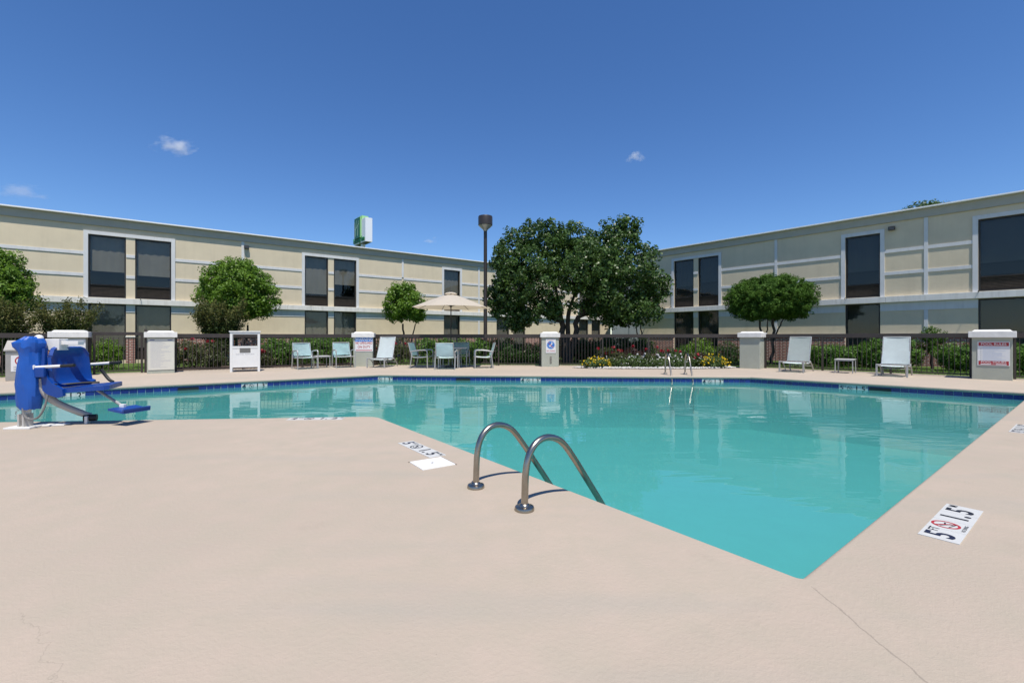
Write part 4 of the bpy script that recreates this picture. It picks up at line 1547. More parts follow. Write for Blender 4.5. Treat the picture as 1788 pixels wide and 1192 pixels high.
# ------------------------------------------------------------------ pool ladders
def ladder(label, loc, head, prof, rad, gap, name='pool_ladder'):
    """rails in the local (x = along edge, -y = towards the water) frame; prof = (reach, height) points"""
    t = thing(name, label, 'ladder', (loc[0], loc[1], 0), facing(head), 'stainless pool ladders')
    for s in (-.5, .5):
        P_ = smooth_path([(s * gap, -a_, z_) for a_, z_ in prof], 5)
        r = obj('rail', tube(P_, rad, 14), M_steel, t, True)
        bm_ = bmesh.new()
        lathe(bm_, [(rad, .045), (rad + .008, .040), (rad + .012, .030), (.062, .024), (.066, .016), (.066, .001), (0, .001)], 28, (s * gap, -prof[0][0], 0))
        obj('flange', bm_, M_steel, r, True)
    e = prof[-1]
    for k in range(3):
        z_ = -.42 - .26 * k
        obj('step', box((0, -e[0] + .02, z_), (gap - 2 * rad, .09, .03), 0, .008), M_white, t)
    return t
f1, f2 = Vector((-.277, 3.50)), Vector((.084, 3.05))
mid = (f1 + f2) / 2
prof = [(.0, .0), (.004, .12), (.012, .25), (.045, .365), (.118, .437), (.225, .452), (.345, .402), (.465, .272), (.615, .078), (.738, -.082), (.81, -.185), (.85, -.30), (.855, -.6), (.855, -1.1)]
ladder('stainless pool ladder with two bent grab rails on the near deck', (mid.x, mid.y), 51.5, prof, .0235, (f2 - f1).length)
fl = (G(1162, 652.5).xy + G(1196, 653.0).xy) / 2
prof2 = [(.0, .0), (.0, .20), (.01, .42), (.06, .56), (.16, .63), (.29, .60), (.43, .46), (.62, .10), (.76, -.16), (.80, -.35), (.80, -1.1)]
lad2 = ladder('stainless pool ladder across the water in front of the flower bed', (fl.x, fl.y), 184, prof2, .024, .60)

# ------------------------------------------------------------------ pool lift
t = thing('pool_lift', 'blue pool access lift with hanging chair, footrest and covered mast', 'pool lift', (-6.2, 5.85, 0))
def LW(x, y, z): return Vector((x + 6.2, y - 5.85, z))     # world survey -> lift's own frame
# base plate and anchors
bm = bmesh.new()
bx(bm, LW(-6.17, 5.80, .012), (.30, .22, .022), R(6), .003)
bx(bm, LW(-5.98, 5.95, .010), (.34, .12, .016), R(14), .003)
obj('base_plate', bm, M_lift_white, t)
bm = bmesh.new()
bx(bm, LW(-6.19, 5.80, .10), (.022, .12, .16)); bx(bm, LW(-6.13, 5.80, .10), (.022, .12, .16))
tb(bm, [LW(-6.21, 5.80, .13), LW(-6.10, 5.80, .13)], .016, 8)
obj('bracket', bm, M_lift_grey, t)
# slanting leg to the roller foot
bm = bmesh.new()
tb(bm, smooth_path([LW(-6.02, 5.86, .62), LW(-6.00, 5.88, .45), LW(-5.92, 5.95, .30), LW(-5.74, 6.10, .14), LW(-5.66, 6.16, .09)], 4), [.046] * 8 + [.042] * 5 + [.038] * 4, 10)
obj('support_leg', bm, M_lift_grey, t, True)
bm = bmesh.new(); tb(bm, [LW(-5.70, 6.10, .07), LW(-5.58, 6.16, .07)], .045, 12); obj('roller', bm, M_black, t, True)
obj('roller_bracket', box(LW(-5.65, 6.10, .05), (.03, .10, .10), R(20), .004), M_lift_white, t)
# mast inside the cover
bm = bmesh.new(); tb(bm, [LW(-6.17, 5.82, .10), LW(-6.15, 5.84, 1.10)], .045, 10); obj('mast', bm, M_lift_white, t, True)
# wrinkled cover: stacked rings with creases
rr = np.random.default_rng(11)
bm = bmesh.new()
levels = [(.235, .085, -6.12, .10), (.29, .110, -6.13, .11), (.40, .132, -6.14, .12), (.55, .142, -6.145, .125), (.68, .140, -6.14, .125), (.80, .130, -6.13, .12), (.90, .112, -6.12, .115),
          (.96, .115, -6.125, .12), (1.02, .136, -6.13, .14), (1.075, .140, -6.13, .14), (1.12, .105, -6.11, .125), (1.15, .06, -6.10, .08)]
nn = 26
rings_ = []
ph = rr.uniform(0, 6.28, 6)
for li, (z, rx, cx, ry) in enumerate(levels):
    row = []
    for k in range(nn):
        a_ = 2 * PI * k / nn
        cr_ = 1 + .06 * math.sin(3 * a_ + ph[0] + z * 6) + .05 * math.sin(5 * a_ + ph[1] - z * 9) + .045 * math.sin(8 * a_ + ph[2] + z * 14) + rr.normal(0, .02)
        if li in (8, 9) and math.cos(a_ - PI * 1.05) > .55: cr_ *= 1.08     # the flap that sticks out at the top
        row.append(bm.verts.new(LW(cx + math.cos(a_) * rx * cr_, 5.84 + math.sin(a_) * ry * cr_, z + rr.normal(0, .006))))
    rings_.append(row)
for A_, B_ in zip(rings_, rings_[1:]):
    for k in range(nn):
        bm.faces.new((A_[k], A_[(k + 1) % nn], B_[(k + 1) % nn], B_[k]))
c_ = bm.verts.new(LW(-6.09, 5.84, 1.15))
for k in range(nn):
    bm.faces.new((rings_[-1][k], rings_[-1][(k + 1) % nn], c_))
o = obj('cover', bm, M_blue_cover, t)
o.data.polygons.foreach_set('use_smooth', [True] * len(o.data.polygons)); o.data.set_sharp_from_angle(angle=R(17))
bm = bmesh.new(); lathe(bm, [(.045, 1.13), (.042, 1.155), (.025, 1.172), (0, 1.178)], 14, LW(-6.05, 5.86, 0)); obj('mast_cap', bm, M_lift_white, t, True)
# control box
bm = bmesh.new(); bx(bm, LW(-5.98, 6.02, 1.05), (.16, .16, .15), R(10), .008); bx(bm, LW(-5.80, 6.05, 1.07), (.20, .10, .05), R(6), .006)
obj('control_box', bm, M_lift_white, t)
# moulded chair: a profile swept across its width (local depth = y)
SX0, SY0, SY1 = -5.97, 5.84, 6.40
bm = bmesh.new()
prof_s = [(.03, 1.02), (.015, .985), (.01, .90), (.02, .78), (.035, .66), (.055, .57), (.10, .515), (.16, .498)]
nw = 12
def chair_pt(i, x, z, top):
    u = i / nw
    y = SY0 + (SY1 - SY0) * u
    e = abs(2 * u - 1)
    wrap = .035 * max(0, (e - .62) / .38) ** 1.6 if top else 0          # wings curl forward at the sides
    drop = (.10 * max(0, (e - .70) / .30) ** 2) if (top and z > .95) else 0
    lip = .0 if top else .03 * max(0, (e - .75) / .25)
    return (SX0 + x + wrap, y, z - drop + lip)
outer, inner = [], []
for x, z in prof_s:
    top = z > .56
    outer.append([bm.verts.new(LW(*chair_pt(i, x, z, top))) for i in range(nw + 1)])
for j in range(len(prof_s) - 1):
    for i in range(nw):
        bm.faces.new((outer[j][i], outer[j][i + 1], outer[j + 1][i + 1], outer[j + 1][i]))
bmesh.ops.recalc_face_normals(bm, faces=bm.faces)
bmesh.ops.solidify(bm, geom=bm.faces[:], thickness=.035)
obj('chair_shell', bm, M_blue_plastic, t, True)
bm = bmesh.new()
lo, hi = [], []
for x_, y_, z_ in ((-5.90, 5.85, .455), (-5.70, 5.845, .462), (-5.23, 5.87, .492), (-5.20, 5.92, .497), (-5.41, 6.36, .50), (-5.46, 6.40, .50), (-5.93, 6.40, .46)):
    lo.append(bm.verts.new(LW(x_, y_, z_ - .025))); hi.append(bm.verts.new(LW(x_, y_, z_ + .03)))
bm.faces.new(lo[::-1]); bm.faces.new(hi)
for k in range(len(lo)):
    bm.faces.new((lo[k], lo[(k + 1) % len(lo)], hi[(k + 1) % len(lo)], hi[k]))
obj('seat', bm, M_blue_plastic, t, True)
bm = bmesh.new()
A_, B_ = [], []
for x_, z_ in ((-5.965, 1.0), (-5.93, 1.005), (-5.935, .78), (-5.90, .63), (-5.84, .555), (-5.71, .485), (-5.70, .40), (-5.77, .375), (-5.90, .42), (-5.96, .47), (-5.985, .70)):
    A_.append(bm.verts.new(LW(x_, 5.815, z_))); B_.append(bm.verts.new(LW(x_, 5.855, z_)))
bm.faces.new(A_); bm.faces.new(B_[::-1])
for k in range(len(A_)):
    bm.faces.new((A_[k], A_[(k + 1) % len(A_)], B_[(k + 1) % len(A_)], B_[k]))
obj('side_wing', bm, M_blue_plastic, t)
# straps
bm = bmesh.new()
tb(bm, smooth_path([LW(-5.92, 5.90, .53), LW(-5.80, 5.98, .535), LW(-5.70, 6.10, .54), LW(-5.60, 6.22, .535)], 4), .014, 6)
tb(bm, smooth_path([LW(-5.76, 6.42, .70), LW(-5.72, 6.44, .62), LW(-5.66, 6.44, .55), LW(-5.60, 6.43, .52)], 4), .022, 6)
bx(bm, LW(-5.83, 5.845, .52), (.05, .02, .07), 0, .004)
obj('strap', bm, M_black, t, True)
# armrests
for (a0, b0) in ((LW(-6.02, 5.80, .765), LW(-5.56, 5.82, .790)), (LW(-5.93, 6.42, .765), LW(-5.50, 6.45, .795))):
    v = Vector(b0) - Vector(a0)
    ar = obj('armrest', tube([a0, Vector(a0) + v * .66], .019, 10), M_lift_white, t, True)
    obj('grip', tube([Vector(a0) + v * .655, b0], .021, 10), M_black, ar, True)
    bm = bmesh.new(); bx(bm, Vector(a0) + Vector((-.05, -.01, .0)), (.10, .05, .06), 0, .012); obj('armrest_pivot', bm, M_lift_white, ar)
bm = bmesh.new(); bx(bm, LW(-5.98, 5.79, .70), (.16, .04, .12), 0, .01); obj('side_bracket', bm, M_blue_plastic, t)
# footrest
bm = bmesh.new(); tb(bm, [LW(-5.60, 6.15, .46), LW(-5.17, 6.08, .235)], .018, 8); obj('footrest_arm', bm, M_alu, t, True)
bm = bmesh.new()
fc = LW(-5.05, 6.05, .195)
Mt = Matrix.Rotation(R(-14), 3, 'Z') @ Matrix.Rotation(R(7), 3, 'Y')
for c_, s_ in (((0, 0, 0), (.27, .34, .028)), ((.122, 0, .022), (.026, .34, .04))):
    mt4 = Matrix.Translation(fc) @ Mt.to_4x4() @ Matrix.Translation(c_) @ Matrix.Diagonal((*s_, 1))
    bmesh.ops.create_cube(bm, size=1, matrix=mt4)
obj('footrest', bm, M_blue_plastic, t)
obj('footrest_clamp', box(LW(-5.16, 6.075, .235), (.06, .05, .05), 0, .006), M_lift_white, t)
# hydraulic hose
bm = bmesh.new(); tb(bm, smooth_path([LW(-6.15, 5.76, .28), LW(-6.12, 5.74, .18), LW(-6.05, 5.74, .12), LW(-5.96, 5.76, .14), LW(-5.91, 5.79, .26), LW(-5.90, 5.82, .42)], 5), .012, 7)
obj('hose', bm, mat('hose_grey', (.16, .155, .15), .5), t, True)

# ================================================================== TREES AND PLANTS
def px_lobe(cx, cy, rx, ry, d, org, dy=0.0, ryd=None):
    """a lobe given by where it stands out in the photo; returned in the tree's own frame"""
    k = d / 800
    return (X(cx, d) - org[0], dy, Z(cy, d), rx * k, (ryd if ryd else rx) * k, ry * k)

# the big pear tree
D = 20.6
org = (X(990, D), D)
lob = [px_lobe(*v[:4], D, org, v[4]) for v in (
    (905, 440, 46, 46, .2), (950, 415, 44, 34, -.1), (1000, 425, 44, 40, .5), (1075, 420, 44, 42, .2), (1095, 400, 26, 22, .1), (935, 480, 70, 50, -.5), (1010, 470, 70, 52, -.9),
    (1085, 465, 62, 48, -.4), (1120, 500, 50, 42, .0), (1140, 505, 30, 30, .3), (890, 520, 40, 42, .1), (940, 530, 48, 30, -.3), (1075, 530, 62, 34, -.3), (1030, 515, 50, 36, -.8), (905, 555, 22, 20, -.2), (865, 515, 20, 26, .3), (885, 470, 34, 36, .1), (1026, 440, 42, 34, .1), (905, 556, 36, 20, -.1), (1095, 548, 62, 22, .0), (1040, 480, 50, 46, -.5), (968, 545, 24, 14, -.3))]
tr_ = [((-.05, 0, -.05), (-.25, .05, 1.9), .17, .12), ((.10, .05, -.05), (.55, .05, 2.1), .15, .11), ((.0, -.02, -.05), (.1, -.1, 2.4), .13, .09)]
lm_ = [((-.25, .05, 1.85), (-1.5, -.2, 3.3), .11, .03), ((-.25, .05, 1.85), (-.6, .2, 4.3), .10, .03), ((.55, .05, 2.05), (1.9, -.2, 3.4), .10, .03), ((.55, .05, 2.05), (2.9, .1, 2.9), .08, .02),
       ((.1, -.1, 2.3), (.5, -.2, 4.6), .08, .02), ((.55, .05, 2.05), (1.6, .2, 4.8), .08, .02), ((-.2, 0, 1.8), (-2.2, .1, 2.6), .08, .02)]
make_tree('pear_tree', 'big dark green multi stemmed tree in the corner behind the no diving pillar', 'tree', (*org, 0), lob, L_pear, 1650, 46, .23, .118, tr_, aspect=.72, inner=.25, seed=3, limbs=lm_)
# rounded tree by the lounger, bright
D = 26.2; org = (X(708, D), D)
lob = [px_lobe(*v[:4], D, org, v[4]) for v in ((705, 530, 36, 30, 0), (700, 512, 24, 20, 0), (722, 535, 24, 24, -.2), (690, 545, 22, 18, .1), (712, 505, 12, 14, 0), (728, 552, 16, 10, 0))]
make_tree('holly_tree', 'small bright green round tree behind the lounger at the warning pillar', 'tree', (*org, 0), lob, L_bright, 480, 42, .19, .11,
          [((-.05, 0, -.05), (-.15, 0, 1.9), .07, .05), ((.0, 0, -.05), (.55, .1, 1.9), .06, .03)], 'round trees along the sunlit wing', seed=5)
D = 21.0; org = (X(415, D), D)
lob = [px_lobe(*v[:4], D, org, v[4]) for v in ((415, 500, 56, 46, 0), (395, 490, 34, 30, -.2), (450, 520, 34, 34, .1), (425, 478, 26, 24, 0), (370, 515, 26, 30, 0), (415, 535, 50, 22, .1))]
make_tree('holly_tree', 'large bright green round tree rising above the towel cabinet', 'tree', (*org, 0), lob, L_bright, 900, 46, .20, .10,
          [((0, 0, -.05), (-.1, 0, 1.8), .09, .06), ((.1, 0, -.05), (.4, .1, 1.7), .07, .04)], 'round trees along the sunlit wing', seed=6)
D = 16.2; org = (X(-8, D), D)
lob = [px_lobe(*v[:4], D, org, v[4]) for v in ((-5, 480, 44, 46, 0), (22, 500, 30, 34, -.1), (0, 520, 54, 34, 0), (-40, 490, 44, 44, 0), (10, 455, 20, 20, 0))]
make_tree('holly_tree', 'bright green round tree cut off by the edge of the photo above the trash can', 'tree', (*org, 0), lob, L_bright, 760, 44, .17, .085,
          [((0, 0, -.05), (.05, 0, 1.8), .09, .06)], 'round trees along the sunlit wing', seed=8)
# flat topped juniper
D = 19.6; org = (X(1345, D), D)
lob = [px_lobe(*v[:4], D, org, v[4]) for v in ((1345, 512, 70, 30, 0), (1300, 522, 32, 26, 0), (1392, 520, 34, 26, 0), (1345, 496, 44, 16, 0), (1345, 535, 66, 18, 0), (1318, 545, 40, 14, -.1), (1372, 545, 40, 14, .1))]
make_tree('juniper_tree', 'flat topped green tree with two thin trunks behind the blank pillar', 'tree', (*org, 0), lob, L_juniper, 2100, 46, .15, .10,
          [((-.12, .05, -.05), (-.45, .0, 1.85), .06, .04), ((.06, 0, -.05), (.12, 0, 1.95), .07, .05), ((.1, 0, .9), (.55, 0, 1.9), .04, .025), ((-.2, 0, .9), (-.1, 0, 1.9), .035, .02)], flat=.75, aspect=.30, seed=9)
# tree beyond the shaded wing
D = 52.0; org = (X(1615, D), D)
lob = [px_lobe(*v[:4], D, org, 0) for v in ((1615, 385, 34, 30), (1640, 378, 22, 26), (1592, 384, 22, 22))]
make_tree('rooftop_tree', 'distant tree whose top shows above the roof of the shaded wing', 'tree', (*org, 0), lob, L_far, 260, 34, .5, .26, [((0, 0, -.05), (0, 0, 13), .3, .2)], seed=10)
# young thin tree in the corner
D = 27.2; org = (X(1117, D), D)
lob = [px_lobe(1108, 545, 34, 14, D, org), px_lobe(1130, 535, 20, 16, D, org)]
make_tree('young_tree', 'slim young tree with two thin stems at the end of the shaded wing', 'tree', (*org, 0), lob, L_pear, 90, 34, .22, .11, [((0, 0, -.05), (-.25, 0, 2.4), .05, .03), ((.1, 0, -.05), (.15, 0, 2.4), .05, .03)], seed=12)

def stem_bush(name, label, px, D, top, rpx, n_st, m, leaf, seed, group=None, per=250, base=0.0):
    """vase of long leafy stems (crape myrtle)"""
    rng = np.random.default_rng(seed)
    org = (X(px, D), D)
    t = thing(name, label, 'shrub', (*org, 0), 0, group)
    H = Z(top, D); rad = rpx * D / 800
    P_, N_, T_ = [], [], []
    bm_ = bmesh.new()
    for k in range(n_st):
        a_ = rng.uniform(0, 2 * PI); rr_ = rad * math.sqrt(rng.uniform(.02, 1))
        hh = H * rng.uniform(.72, 1.02) * (1 - .12 * (rr_ / rad) ** 2)
        p0 = np.array((rng.normal(0, .07), rng.normal(0, .07), 0)); p3 = np.array((math.cos(a_) * rr_, math.sin(a_) * rr_, hh))
        p1 = np.array((p3[0] * .25, p3[1] * .25, hh * .45)); 
        tt = np.linspace(0, 1, 7)[:, None]
        c = (1 - tt) ** 2 * p0 + 2 * tt * (1 - tt) * p1 + tt ** 2 * p3
        tb(bm_, [Vector(v) for v in c], [.016 - .013 * i / 6 for i in range(7)], 4)
        u = rng.uniform(.42, 1.0, per)[:, None]
        q = (1 - u) ** 2 * p0 + 2 * u * (1 - u) * p1 + u ** 2 * p3
        sp = (.16 * (1.15 - u) + .03)
        off = rng.normal(0, 1, (per, 3)) * sp
        P_.append(q + off); N_.append(off / sp * .4 + np.array((0, 0, .5))); T_.append(np.clip((u[:, 0] - .45) * 1.1 + rng.normal(0, .22, per), 0, 1))
    obj('stems', bm_, M_bark, t)
    leaf_object('foliage', np.concatenate(P_), np.concatenate(N_), leaf, m, t, .5, np.concatenate(T_), rng)
    return t
stem_bush('crape_myrtle', 'airy bush with loose upright stems above the pillar behind the lift', 115, 15.9, 512, 52, 46, L_crape, .075, 31, 'airy stemmed bushes')
stem_bush('crape_myrtle', 'olive airy bush in front of the round tree at the photo edge', 12, 14.9, 512, 44, 44, L_crape, .07, 32, 'airy stemmed bushes')
stem_bush('crape_myrtle', 'bronze tipped airy bush in front of the large round tree beside the towel cabinet', 388, 19.0, 512, 50, 54, L_crape, .085, 33, 'airy stemmed bushes')

def bush(name, label, px, D, top, half, m, n, leaf=.07, seed=1, depth=None, bottom=.0, group='shrubs behind the fence', cr=.13, flat=1.0, aspect=.55, flowers=None, rot=0.0, cat='shrub', inner=.2, boxy=False):
    rng = np.random.default_rng(seed)
    org = (X(px, D), D)
    t = thing(name, label, cat, (*org, 0), rot, group)
    H = Z(top, D); w = half * D / 800
    dp = depth or w
    boxy = boxy or cat == 'hedge'
    k = max(1, int(round(w / (.36 if boxy else .55))))
    lobes = []
    for i in range(k):
        x = (i + .5) / k * 2 * w - w if k > 1 else 0
        hh = H * (1 if not boxy else 1) * rng.uniform(.93, 1.03)
        rx = w / k * (1.25 if k > 1 else 1)
        lobes.append((x, 0, bottom + (hh - bottom) * .5, rx * (1.35 if boxy else 1), dp, (hh - bottom) * .5))
        if boxy:
            lobes.append((x + rng.normal(0, .05), -dp * .25, bottom + (hh - bottom) * .68, rx * 1.2, dp * .7, (hh - bottom) * .30))
        lobes.append((x + rng.normal(0, .08), rng.normal(0, .1), bottom + (hh - bottom) * .40, rx * .95, dp * .95, (hh - bottom) * .42))
    p, nn_, ti = clumps(lobes, max(12, int(n * (3.4 if boxy else 2.6)) // 34), 34, cr, rng, .7, flat, inner)
    keep = p[:, 2] > .01
    leaf_object('foliage', p[keep], nn_[keep], leaf, m, t, aspect, ti[keep], rng)
    bm_ = bmesh.new()
    for i in range(4):
        tb(bm_, [(rng.normal(0, w * .15), rng.normal(0, .05), -.04), (rng.normal(0, w * .4), rng.normal(0, .1), H * .6)], [.018, .008], 5)
    obj('stems', bm_, M_bark, t)
    if flowers:
        fm, cnt, fs = flowers
        for i in range(cnt):
            # petals in a small rosette on the outside of the bush
            a_ = rng.uniform(-.9, .9) * w; zz = H * rng.uniform(.62, 1.02)
            yy = -dp * math.sqrt(max(.05, 1 - (a_ / w) ** 2)) * rng.uniform(.6, .95)
            q = rng.normal(0, 1, (26, 3)); q /= np.linalg.norm(q, axis=1, keepdims=True)
            leaf_object('flower', np.array((a_, yy, zz)) + q * fs * .5, q * 2, fs * .75, fm, t, .9, None, rng)
    return t

# sunlit-wing side
bush('round_shrub', 'yellow green round shrub seen through the gate', 180, 16.6, 592, 30, L_lime, 3000, .05, 41, bottom=.05, cr=.10)
bush('rose_bush', 'loose rose bush with red blooms between the rules board and towel cabinet', 352, 16.9, 592, 44, L_rose, 3400, .06, 42, depth=.5, flowers=(P_red, 5, .085))
bush('rose_bush', 'low rose bush with one bright red bloom beside the towel cabinet', 458, 17.4, 606, 16, L_rose, 1300, .06, 43, flowers=(P_red, 3, .10))
bush('hedge', 'clipped dark green hedge behind the two aqua armchairs', 536, 18.9, 587, 76, L_hedge, 8200, .07, 44, depth=.6, cat='hedge')
bush('round_shrub', 'olive shrub between the warning pillar and the lounger backrest', 688, 20.4, 590, 36, L_rose, 2200, .075, 45, flowers=(P_red, 2, .08))
bush('rose_bush', 'narrow rose bush with red blooms hugging the warning pillar', 658, 19.0, 598, 9, L_rose, 700, .06, 46, flowers=(P_red, 4, .07))
bush('hedge', 'long green hedge behind the dining table', 790, 20.6, 591, 60, L_hedge, 5600, .07, 47, depth=.75, cat='hedge')
bush('hedge', 'green hedge between the dining table and the dark mound', 862, 21.6, 590, 36, L_hedge, 2600, .07, 48, depth=.7, cat='hedge')
bush('round_shrub', 'large dark rounded shrub next to the no diving pillar', 908, 20.2, 595, 38, L_darkhedge, 3600, .06, 49, depth=.85)
# centre and shaded-wing side
bush('round_shrub', 'tall loose green shrub just past the no diving pillar', 1022, 21.6, 590, 26, L_darkhedge, 2600, .07, 50)
bush('hedge', 'dark loose hedge in front of the grey stair block', 1092, 22.6, 588, 44, L_darkhedge, 4200, .075, 64, depth=.7, cat='hedge')
bush('hedge', 'dark hedge in the shade beneath the big tree trunks', 990, 22.6, 591, 34, L_darkhedge, 3200, .075, 65, depth=.6, cat='hedge')
bush('round_shrub', 'dark clipped round shrub under the big tree', 1058, 20.6, 592, 20, L_darkhedge, 2000, .06, 51)
bush('rose_bush', 'rose bush with tall red blooms nearest the no diving pillar', 1062, 18.55, 606, 26, L_rose, 1700, .055, 52, depth=.35, flowers=(P_red, 8, .095))
bush('purple_shrub', 'purple leaved shrub in the middle of the flower bed', 1108, 18.7, 604, 22, L_purple, 1500, .05, 53, depth=.35, flowers=(P_red, 2, .09))
bush('rose_bush', 'rose bush with crimson blooms behind the far ladder', 1172, 18.5, 606, 30, L_darkhedge, 2200, .055, 54, depth=.4, flowers=(P_red, 6, .09))
bush('round_shrub', 'lime green round shrub against the brick base', 1226, 19.8, 591, 24, L_lime, 2500, .06, 55)
bush('round_shrub', 'near black clipped ball shrub beside the blank pillar', 1272, 19.0, 596, 25, L_darkhedge, 3000, .045, 56, cr=.09)
bush('round_shrub', 'low mid green shrub between the roses and lime shrub', 1192, 19.9, 603, 18, L_hedge, 1300, .06, 57)
bush('purple_shrub', 'low purple leaved shrub behind the yellow flowers', 1222, 18.1, 616, 18, L_purple, 1000, .05, 58, depth=.3)
bush('hedge', 'green hedge between the blank pillar and side table', 1466, 18.4, 601, 54, L_hedge, 5600, .07, 59, depth=.7, cat='hedge')
bush('round_shrub', 'taller green shrub behind the lounger beside the side table', 1556, 17.4, 590, 44, L_hedge, 5000, .07, 60, depth=.75)
bush('round_shrub', 'glossy green shrub between the topiary and pool rules pillar', 1676, 15.9, 596, 32, L_hedge, 4000, .065, 61, depth=.7)
bush('hedge', 'dark hedge beyond the pool rules pillar at the photo edge', 1815, 14.4, 600, 46, L_hedge, 3600, .07, 62, depth=.7, cat='hedge')
D = 16.9; org = (X(1628, D), D)
lob = [px_lobe(1628, 585, 17, 15, D, org), px_lobe(1628, 603, 21, 15, D, org)]
make_tree('topiary_tree', 'clipped topiary ball on a short crooked trunk between two green shrubs', 'topiary', (*org, 0), lob, L_juniper, 180, 34, .08, .055, [((0, 0, -.05), (-.06, 0, .75), .05, .04)], aspect=.35, seed=63)

# flower bed in front of the fence
bedc = (X(1142, 17.0), 17.05)
def in_bed(n, rx=2.75, ry=.62, rng=rs):
    a_ = rng.uniform(0, 2 * PI, n); r_ = np.sqrt(rng.random(n))
    return bedc[0] + np.cos(a_) * r_ * rx, bedc[1] + np.sin(a_) * r_ * ry
bm = bmesh.new()
poly = [(bedc[0] + 2.8 * math.cos(k * PI / 16), bedc[1] + .66 * math.sin(k * PI / 16)) for k in range(32)]
tag(obj('bed_soil', slab(poly, -.02, .010), M_mulch), 'soil of the flower bed in front of the fence', kind='structure')
# white stones
ico = bmesh.new(); bmesh.ops.create_icosphere(ico, subdivisions=1, radius=1.0)
ico_v = np.array([v.co[:] for v in ico.verts]); ico_f = [[v.index for v in f.verts] for f in ico.faces]; ico.free()
rng = np.random.default_rng(77)
V_, F_ = [], []
for i in range(1100):
    if i < 850:
        a_ = rng.uniform(PI * 1.0, PI * 2.0); r_ = rng.uniform(.74, 1.08)
    else:
        a_ = rng.uniform(0, 2 * PI); r_ = math.sqrt(rng.random())
    x = bedc[0] + math.cos(a_) * 2.8 * r_; y = bedc[1] + math.sin(a_) * .68 * r_
    s = rng.uniform(.018, .048)
    sc = np.array((s * rng.uniform(.8, 1.5), s * rng.uniform(.8, 1.4), s * rng.uniform(.6, 1.0)))
    b_ = len(V_) * len(ico_v)
    V_.append(ico_v * sc * rng.uniform(.85, 1.15, (len(ico_v), 1)) + np.array((x, y, .012 + sc[2] * .6)))
    F_ += [[q + b_ for q in f] for f in ico_f]
me = bpy.data.meshes.new('white_pebbles'); me.from_pydata(np.concatenate(V_).tolist(), [], F_); me.materials.append(M_stone)
tag(link(bpy.data.objects.new('white_pebbles', me)), 'white pebbles edging the flower bed', 'gravel', kind='stuff')
# low green ground cover with white blossoms
x, y = in_bed(5200, 2.55, .52, rng)
z = rng.uniform(.03, .34, 5200)
p = np.stack([x, y, z], 1)
tag(leaf_object('ground_cover', p, np.tile((0, -.2, .8), (5200, 1)), .065, L_flowerbed, None, .45, None, rng), 'low green ground cover filling the flower bed', 'ground cover', kind='stuff')
x, y = in_bed(420, 2.5, .55, rng)
p = np.stack([x, y, rng.uniform(.14, .42, 420)], 1)
tag(leaf_object('white_blossoms', p, np.tile((0, -.5, .8), (420, 1)), .036, P_white, None, .95, None, rng), 'tiny white blossoms over the flower bed', 'flowers', kind='stuff')
for k_, (px_, top_, hw_, lm_, fl_, lb_) in enumerate((
        (1078, 614, 17, L_rose, None, 'grey green leafy plant just past the first yellow flowers in the bed'),
        (1108, 618, 15, L_flowerbed, (P_white, 7, .05), 'low leafy plant with white blooms left of the bed centre'),
        (1138, 613, 17, L_rose, (P_white, 5, .05), 'tall loose plant with white blooms at the centre of the bed'),
        (1178, 616, 17, L_flowerbed, (P_white, 7, .05), 'leafy plant with white blooms directly behind the far ladder'),
        (1212, 617, 15, L_rose, (P_red, 3, .07), 'leafy plant with a few red blooms near the tall yellow flowers'))):
    bush('bed_plant', lb_, px_, 17.15, top_, hw_, lm_, 900, .05, 140 + k_, depth=.28, group='leafy plants in the flower bed', cr=.10, flowers=fl_, cat='plant', inner=.35)
def yellow_plant(label, px, D, top, half, seed):
    t = bush('yellow_flowers', label, px, D, top + 3, half, L_flowerbed, 1500, .055, seed, depth=.32, group='yellow flowering plants', cr=.10)
    t['category'] = 'flowers'
    rng_ = np.random.default_rng(seed + 100)
    w = half * D / 800; H = Z(top, D); n_ = 80
    a_ = rng_.uniform(-1, 1, n_); b_ = rng_.uniform(-1, .3, n_)
    p_ = np.stack([a_ * w, b_ * .33, np.maximum(.06, H * np.sqrt(np.maximum(.04, 1 - a_ ** 2 * .8)) * rng_.uniform(.35, 1.12, n_))], 1)
    tag(leaf_object('blossoms', np.repeat(p_, 3, 0) + rng_.normal(0, .014, (n_ * 3, 3)), np.tile((0, -.8, .6), (n_ * 3, 1)), .048, P_yellow, t, .9, None, rng_), kind='stuff')
yellow_plant('yellow flowering plant at the bed end nearest the no diving pillar', 1040, 16.9, 624, 26, 71)
yellow_plant('tall yellow flowering plant at the bed end by the blank pillar', 1246, 16.8, 620, 24, 72)

# lawn blades between the fence and the buildings
rng = np.random.default_rng(5)
n_ = 42000
xx = rng.uniform(-16, 18, n_); yy = rng.uniform(13, 24, n_)
def outside(x, y):
    # beyond the fence line
    a_ = np.interp(x, [v[0] for v in (FAR_L, (-13.45, 14.0), (-11.7, 15.4), (-6.2, 18.85), (1.5, 18.8), (9.2, 17.6), (13.75, 13.05), FAR_R)],
                   [v[1] for v in (FAR_L, (-13.45, 14.0), (-11.7, 15.4), (-6.2, 18.85), (1.5, 18.8), (9.2, 17.6), (13.75, 13.05), FAR_R)])
    return (y > a_ + .03) & (y < a_ + 4.5) & ((x > -6.2) | (x < -13.5))
k = outside(xx, yy)
xx, yy = xx[k], yy[k]
p = np.stack([xx, yy, np.full(len(xx), .0)], 1)
nrm = rng.normal(0, 1, (len(xx), 3)); nrm[:, 2] = .1
tag(leaf_object('grass', p, nrm * 2, .10, L_grass, None, .16, None, rng, axis=np.tile((0, 0, 1.0), (len(xx), 1))), 'short green lawn grass behind the fence', 'grass', kind='stuff')

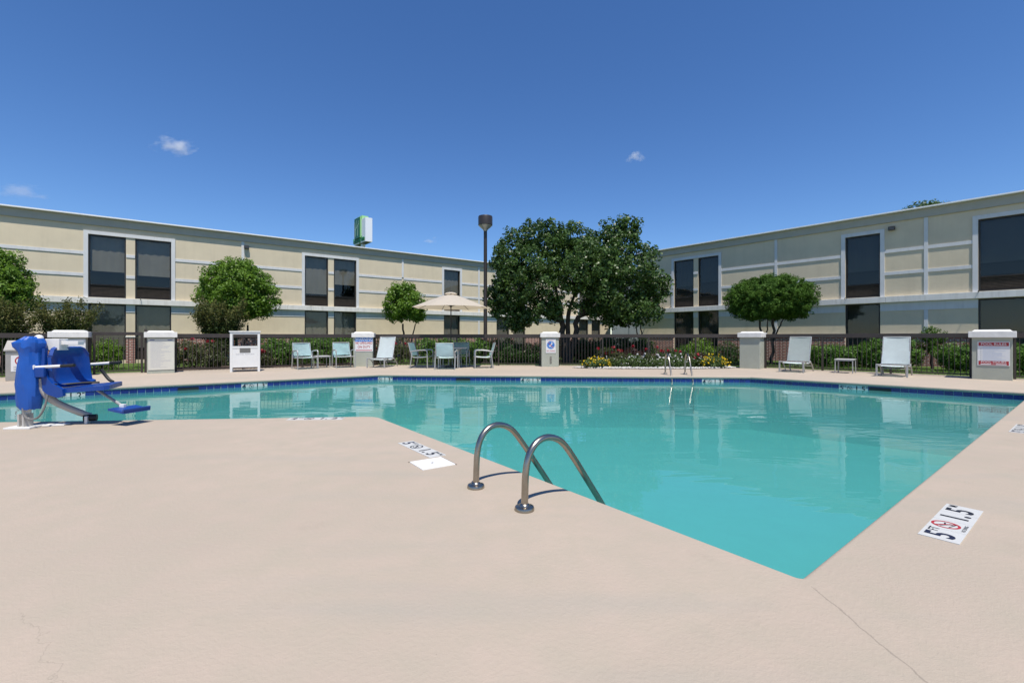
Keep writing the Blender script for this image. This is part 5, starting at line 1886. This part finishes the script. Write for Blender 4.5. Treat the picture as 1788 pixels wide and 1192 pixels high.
# ================================================================== CLOUDS
def cloud(label, px, py, wpx, hpx, dens, seed, dist=900.0):
    k = dist / 800
    bm_ = bmesh.new()
    bmesh.ops.create_icosphere(bm_, subdivisions=3, radius=1.0)
    o = obj('cloud', bm_, cloud_mat(dens, seed))
    o.location = (X(px, dist), dist, Z(py, dist))
    o.scale = (wpx * k / 2 * 1.35, wpx * k / 2 * .8, hpx * k / 2 * 1.45)
    return tag(o, label, 'cloud', 'small fair weather clouds')
def cloud_mat(dens, seed):
    m = bpy.data.materials.new('cloud_vapour')
    m.use_nodes = True
    nt = m.node_tree; nt.nodes.clear()
    N = nt.nodes.new; L = nt.links.new
    out = N('ShaderNodeOutputMaterial')
    pv = N('ShaderNodeVolumePrincipled')
    pv.inputs['Color'].default_value = (.96, .97, 1, 1)
    pv.inputs['Anisotropy'].default_value = .0
    tc = N('ShaderNodeTexCoord')
    mp = N('ShaderNodeMapping'); mp.inputs['Location'].default_value = (seed * 3.7, seed * 1.3, seed * 2.1)
    L(tc.outputs['Object'], mp.inputs[0])
    nz = N('ShaderNodeTexNoise'); nz.inputs['Scale'].default_value = 1.9; nz.inputs['Detail'].default_value = 5; nz.inputs['Roughness'].default_value = .6
    L(mp.outputs[0], nz.inputs['Vector'])
    ln = N('ShaderNodeVectorMath'); ln.operation = 'LENGTH'; L(tc.outputs['Object'], ln.inputs[0])
    fall = N('ShaderNodeMapRange'); fall.inputs['From Min'].default_value = .15; fall.inputs['From Max'].default_value = .98; fall.inputs['To Min'].default_value = .16; fall.inputs['To Max'].default_value = -.30
    L(ln.outputs['Value'], fall.inputs['Value'])
    ad = N('ShaderNodeMath'); ad.operation = 'ADD'; L(nz.outputs['Fac'], ad.inputs[0]); L(fall.outputs[0], ad.inputs[1])
    mr = N('ShaderNodeMapRange'); mr.inputs['From Min'].default_value = .50; mr.inputs['From Max'].default_value = .75; mr.inputs['To Min'].default_value = 0; mr.inputs['To Max'].default_value = dens
    L(ad.outputs[0], mr.inputs['Value'])
    L(mr.outputs[0], pv.inputs['Density'])
    L(pv.outputs[0], out.inputs['Volume'])
    return m
cloud('largest white wisp of cloud, above the sunlit wing', 303, 255, 84, 42, .07, 1)
cloud('small white wisp of cloud above the big tree', 1110, 273, 40, 28, .07, 2)
cloud('thin faint cloud just above the roof beside the lamp post', 752, 420, 40, 14, .03, 4)
cloud('broad faint cloud low at the photo edge above the sunlit wing', 40, 335, 96, 34, .018, 5)
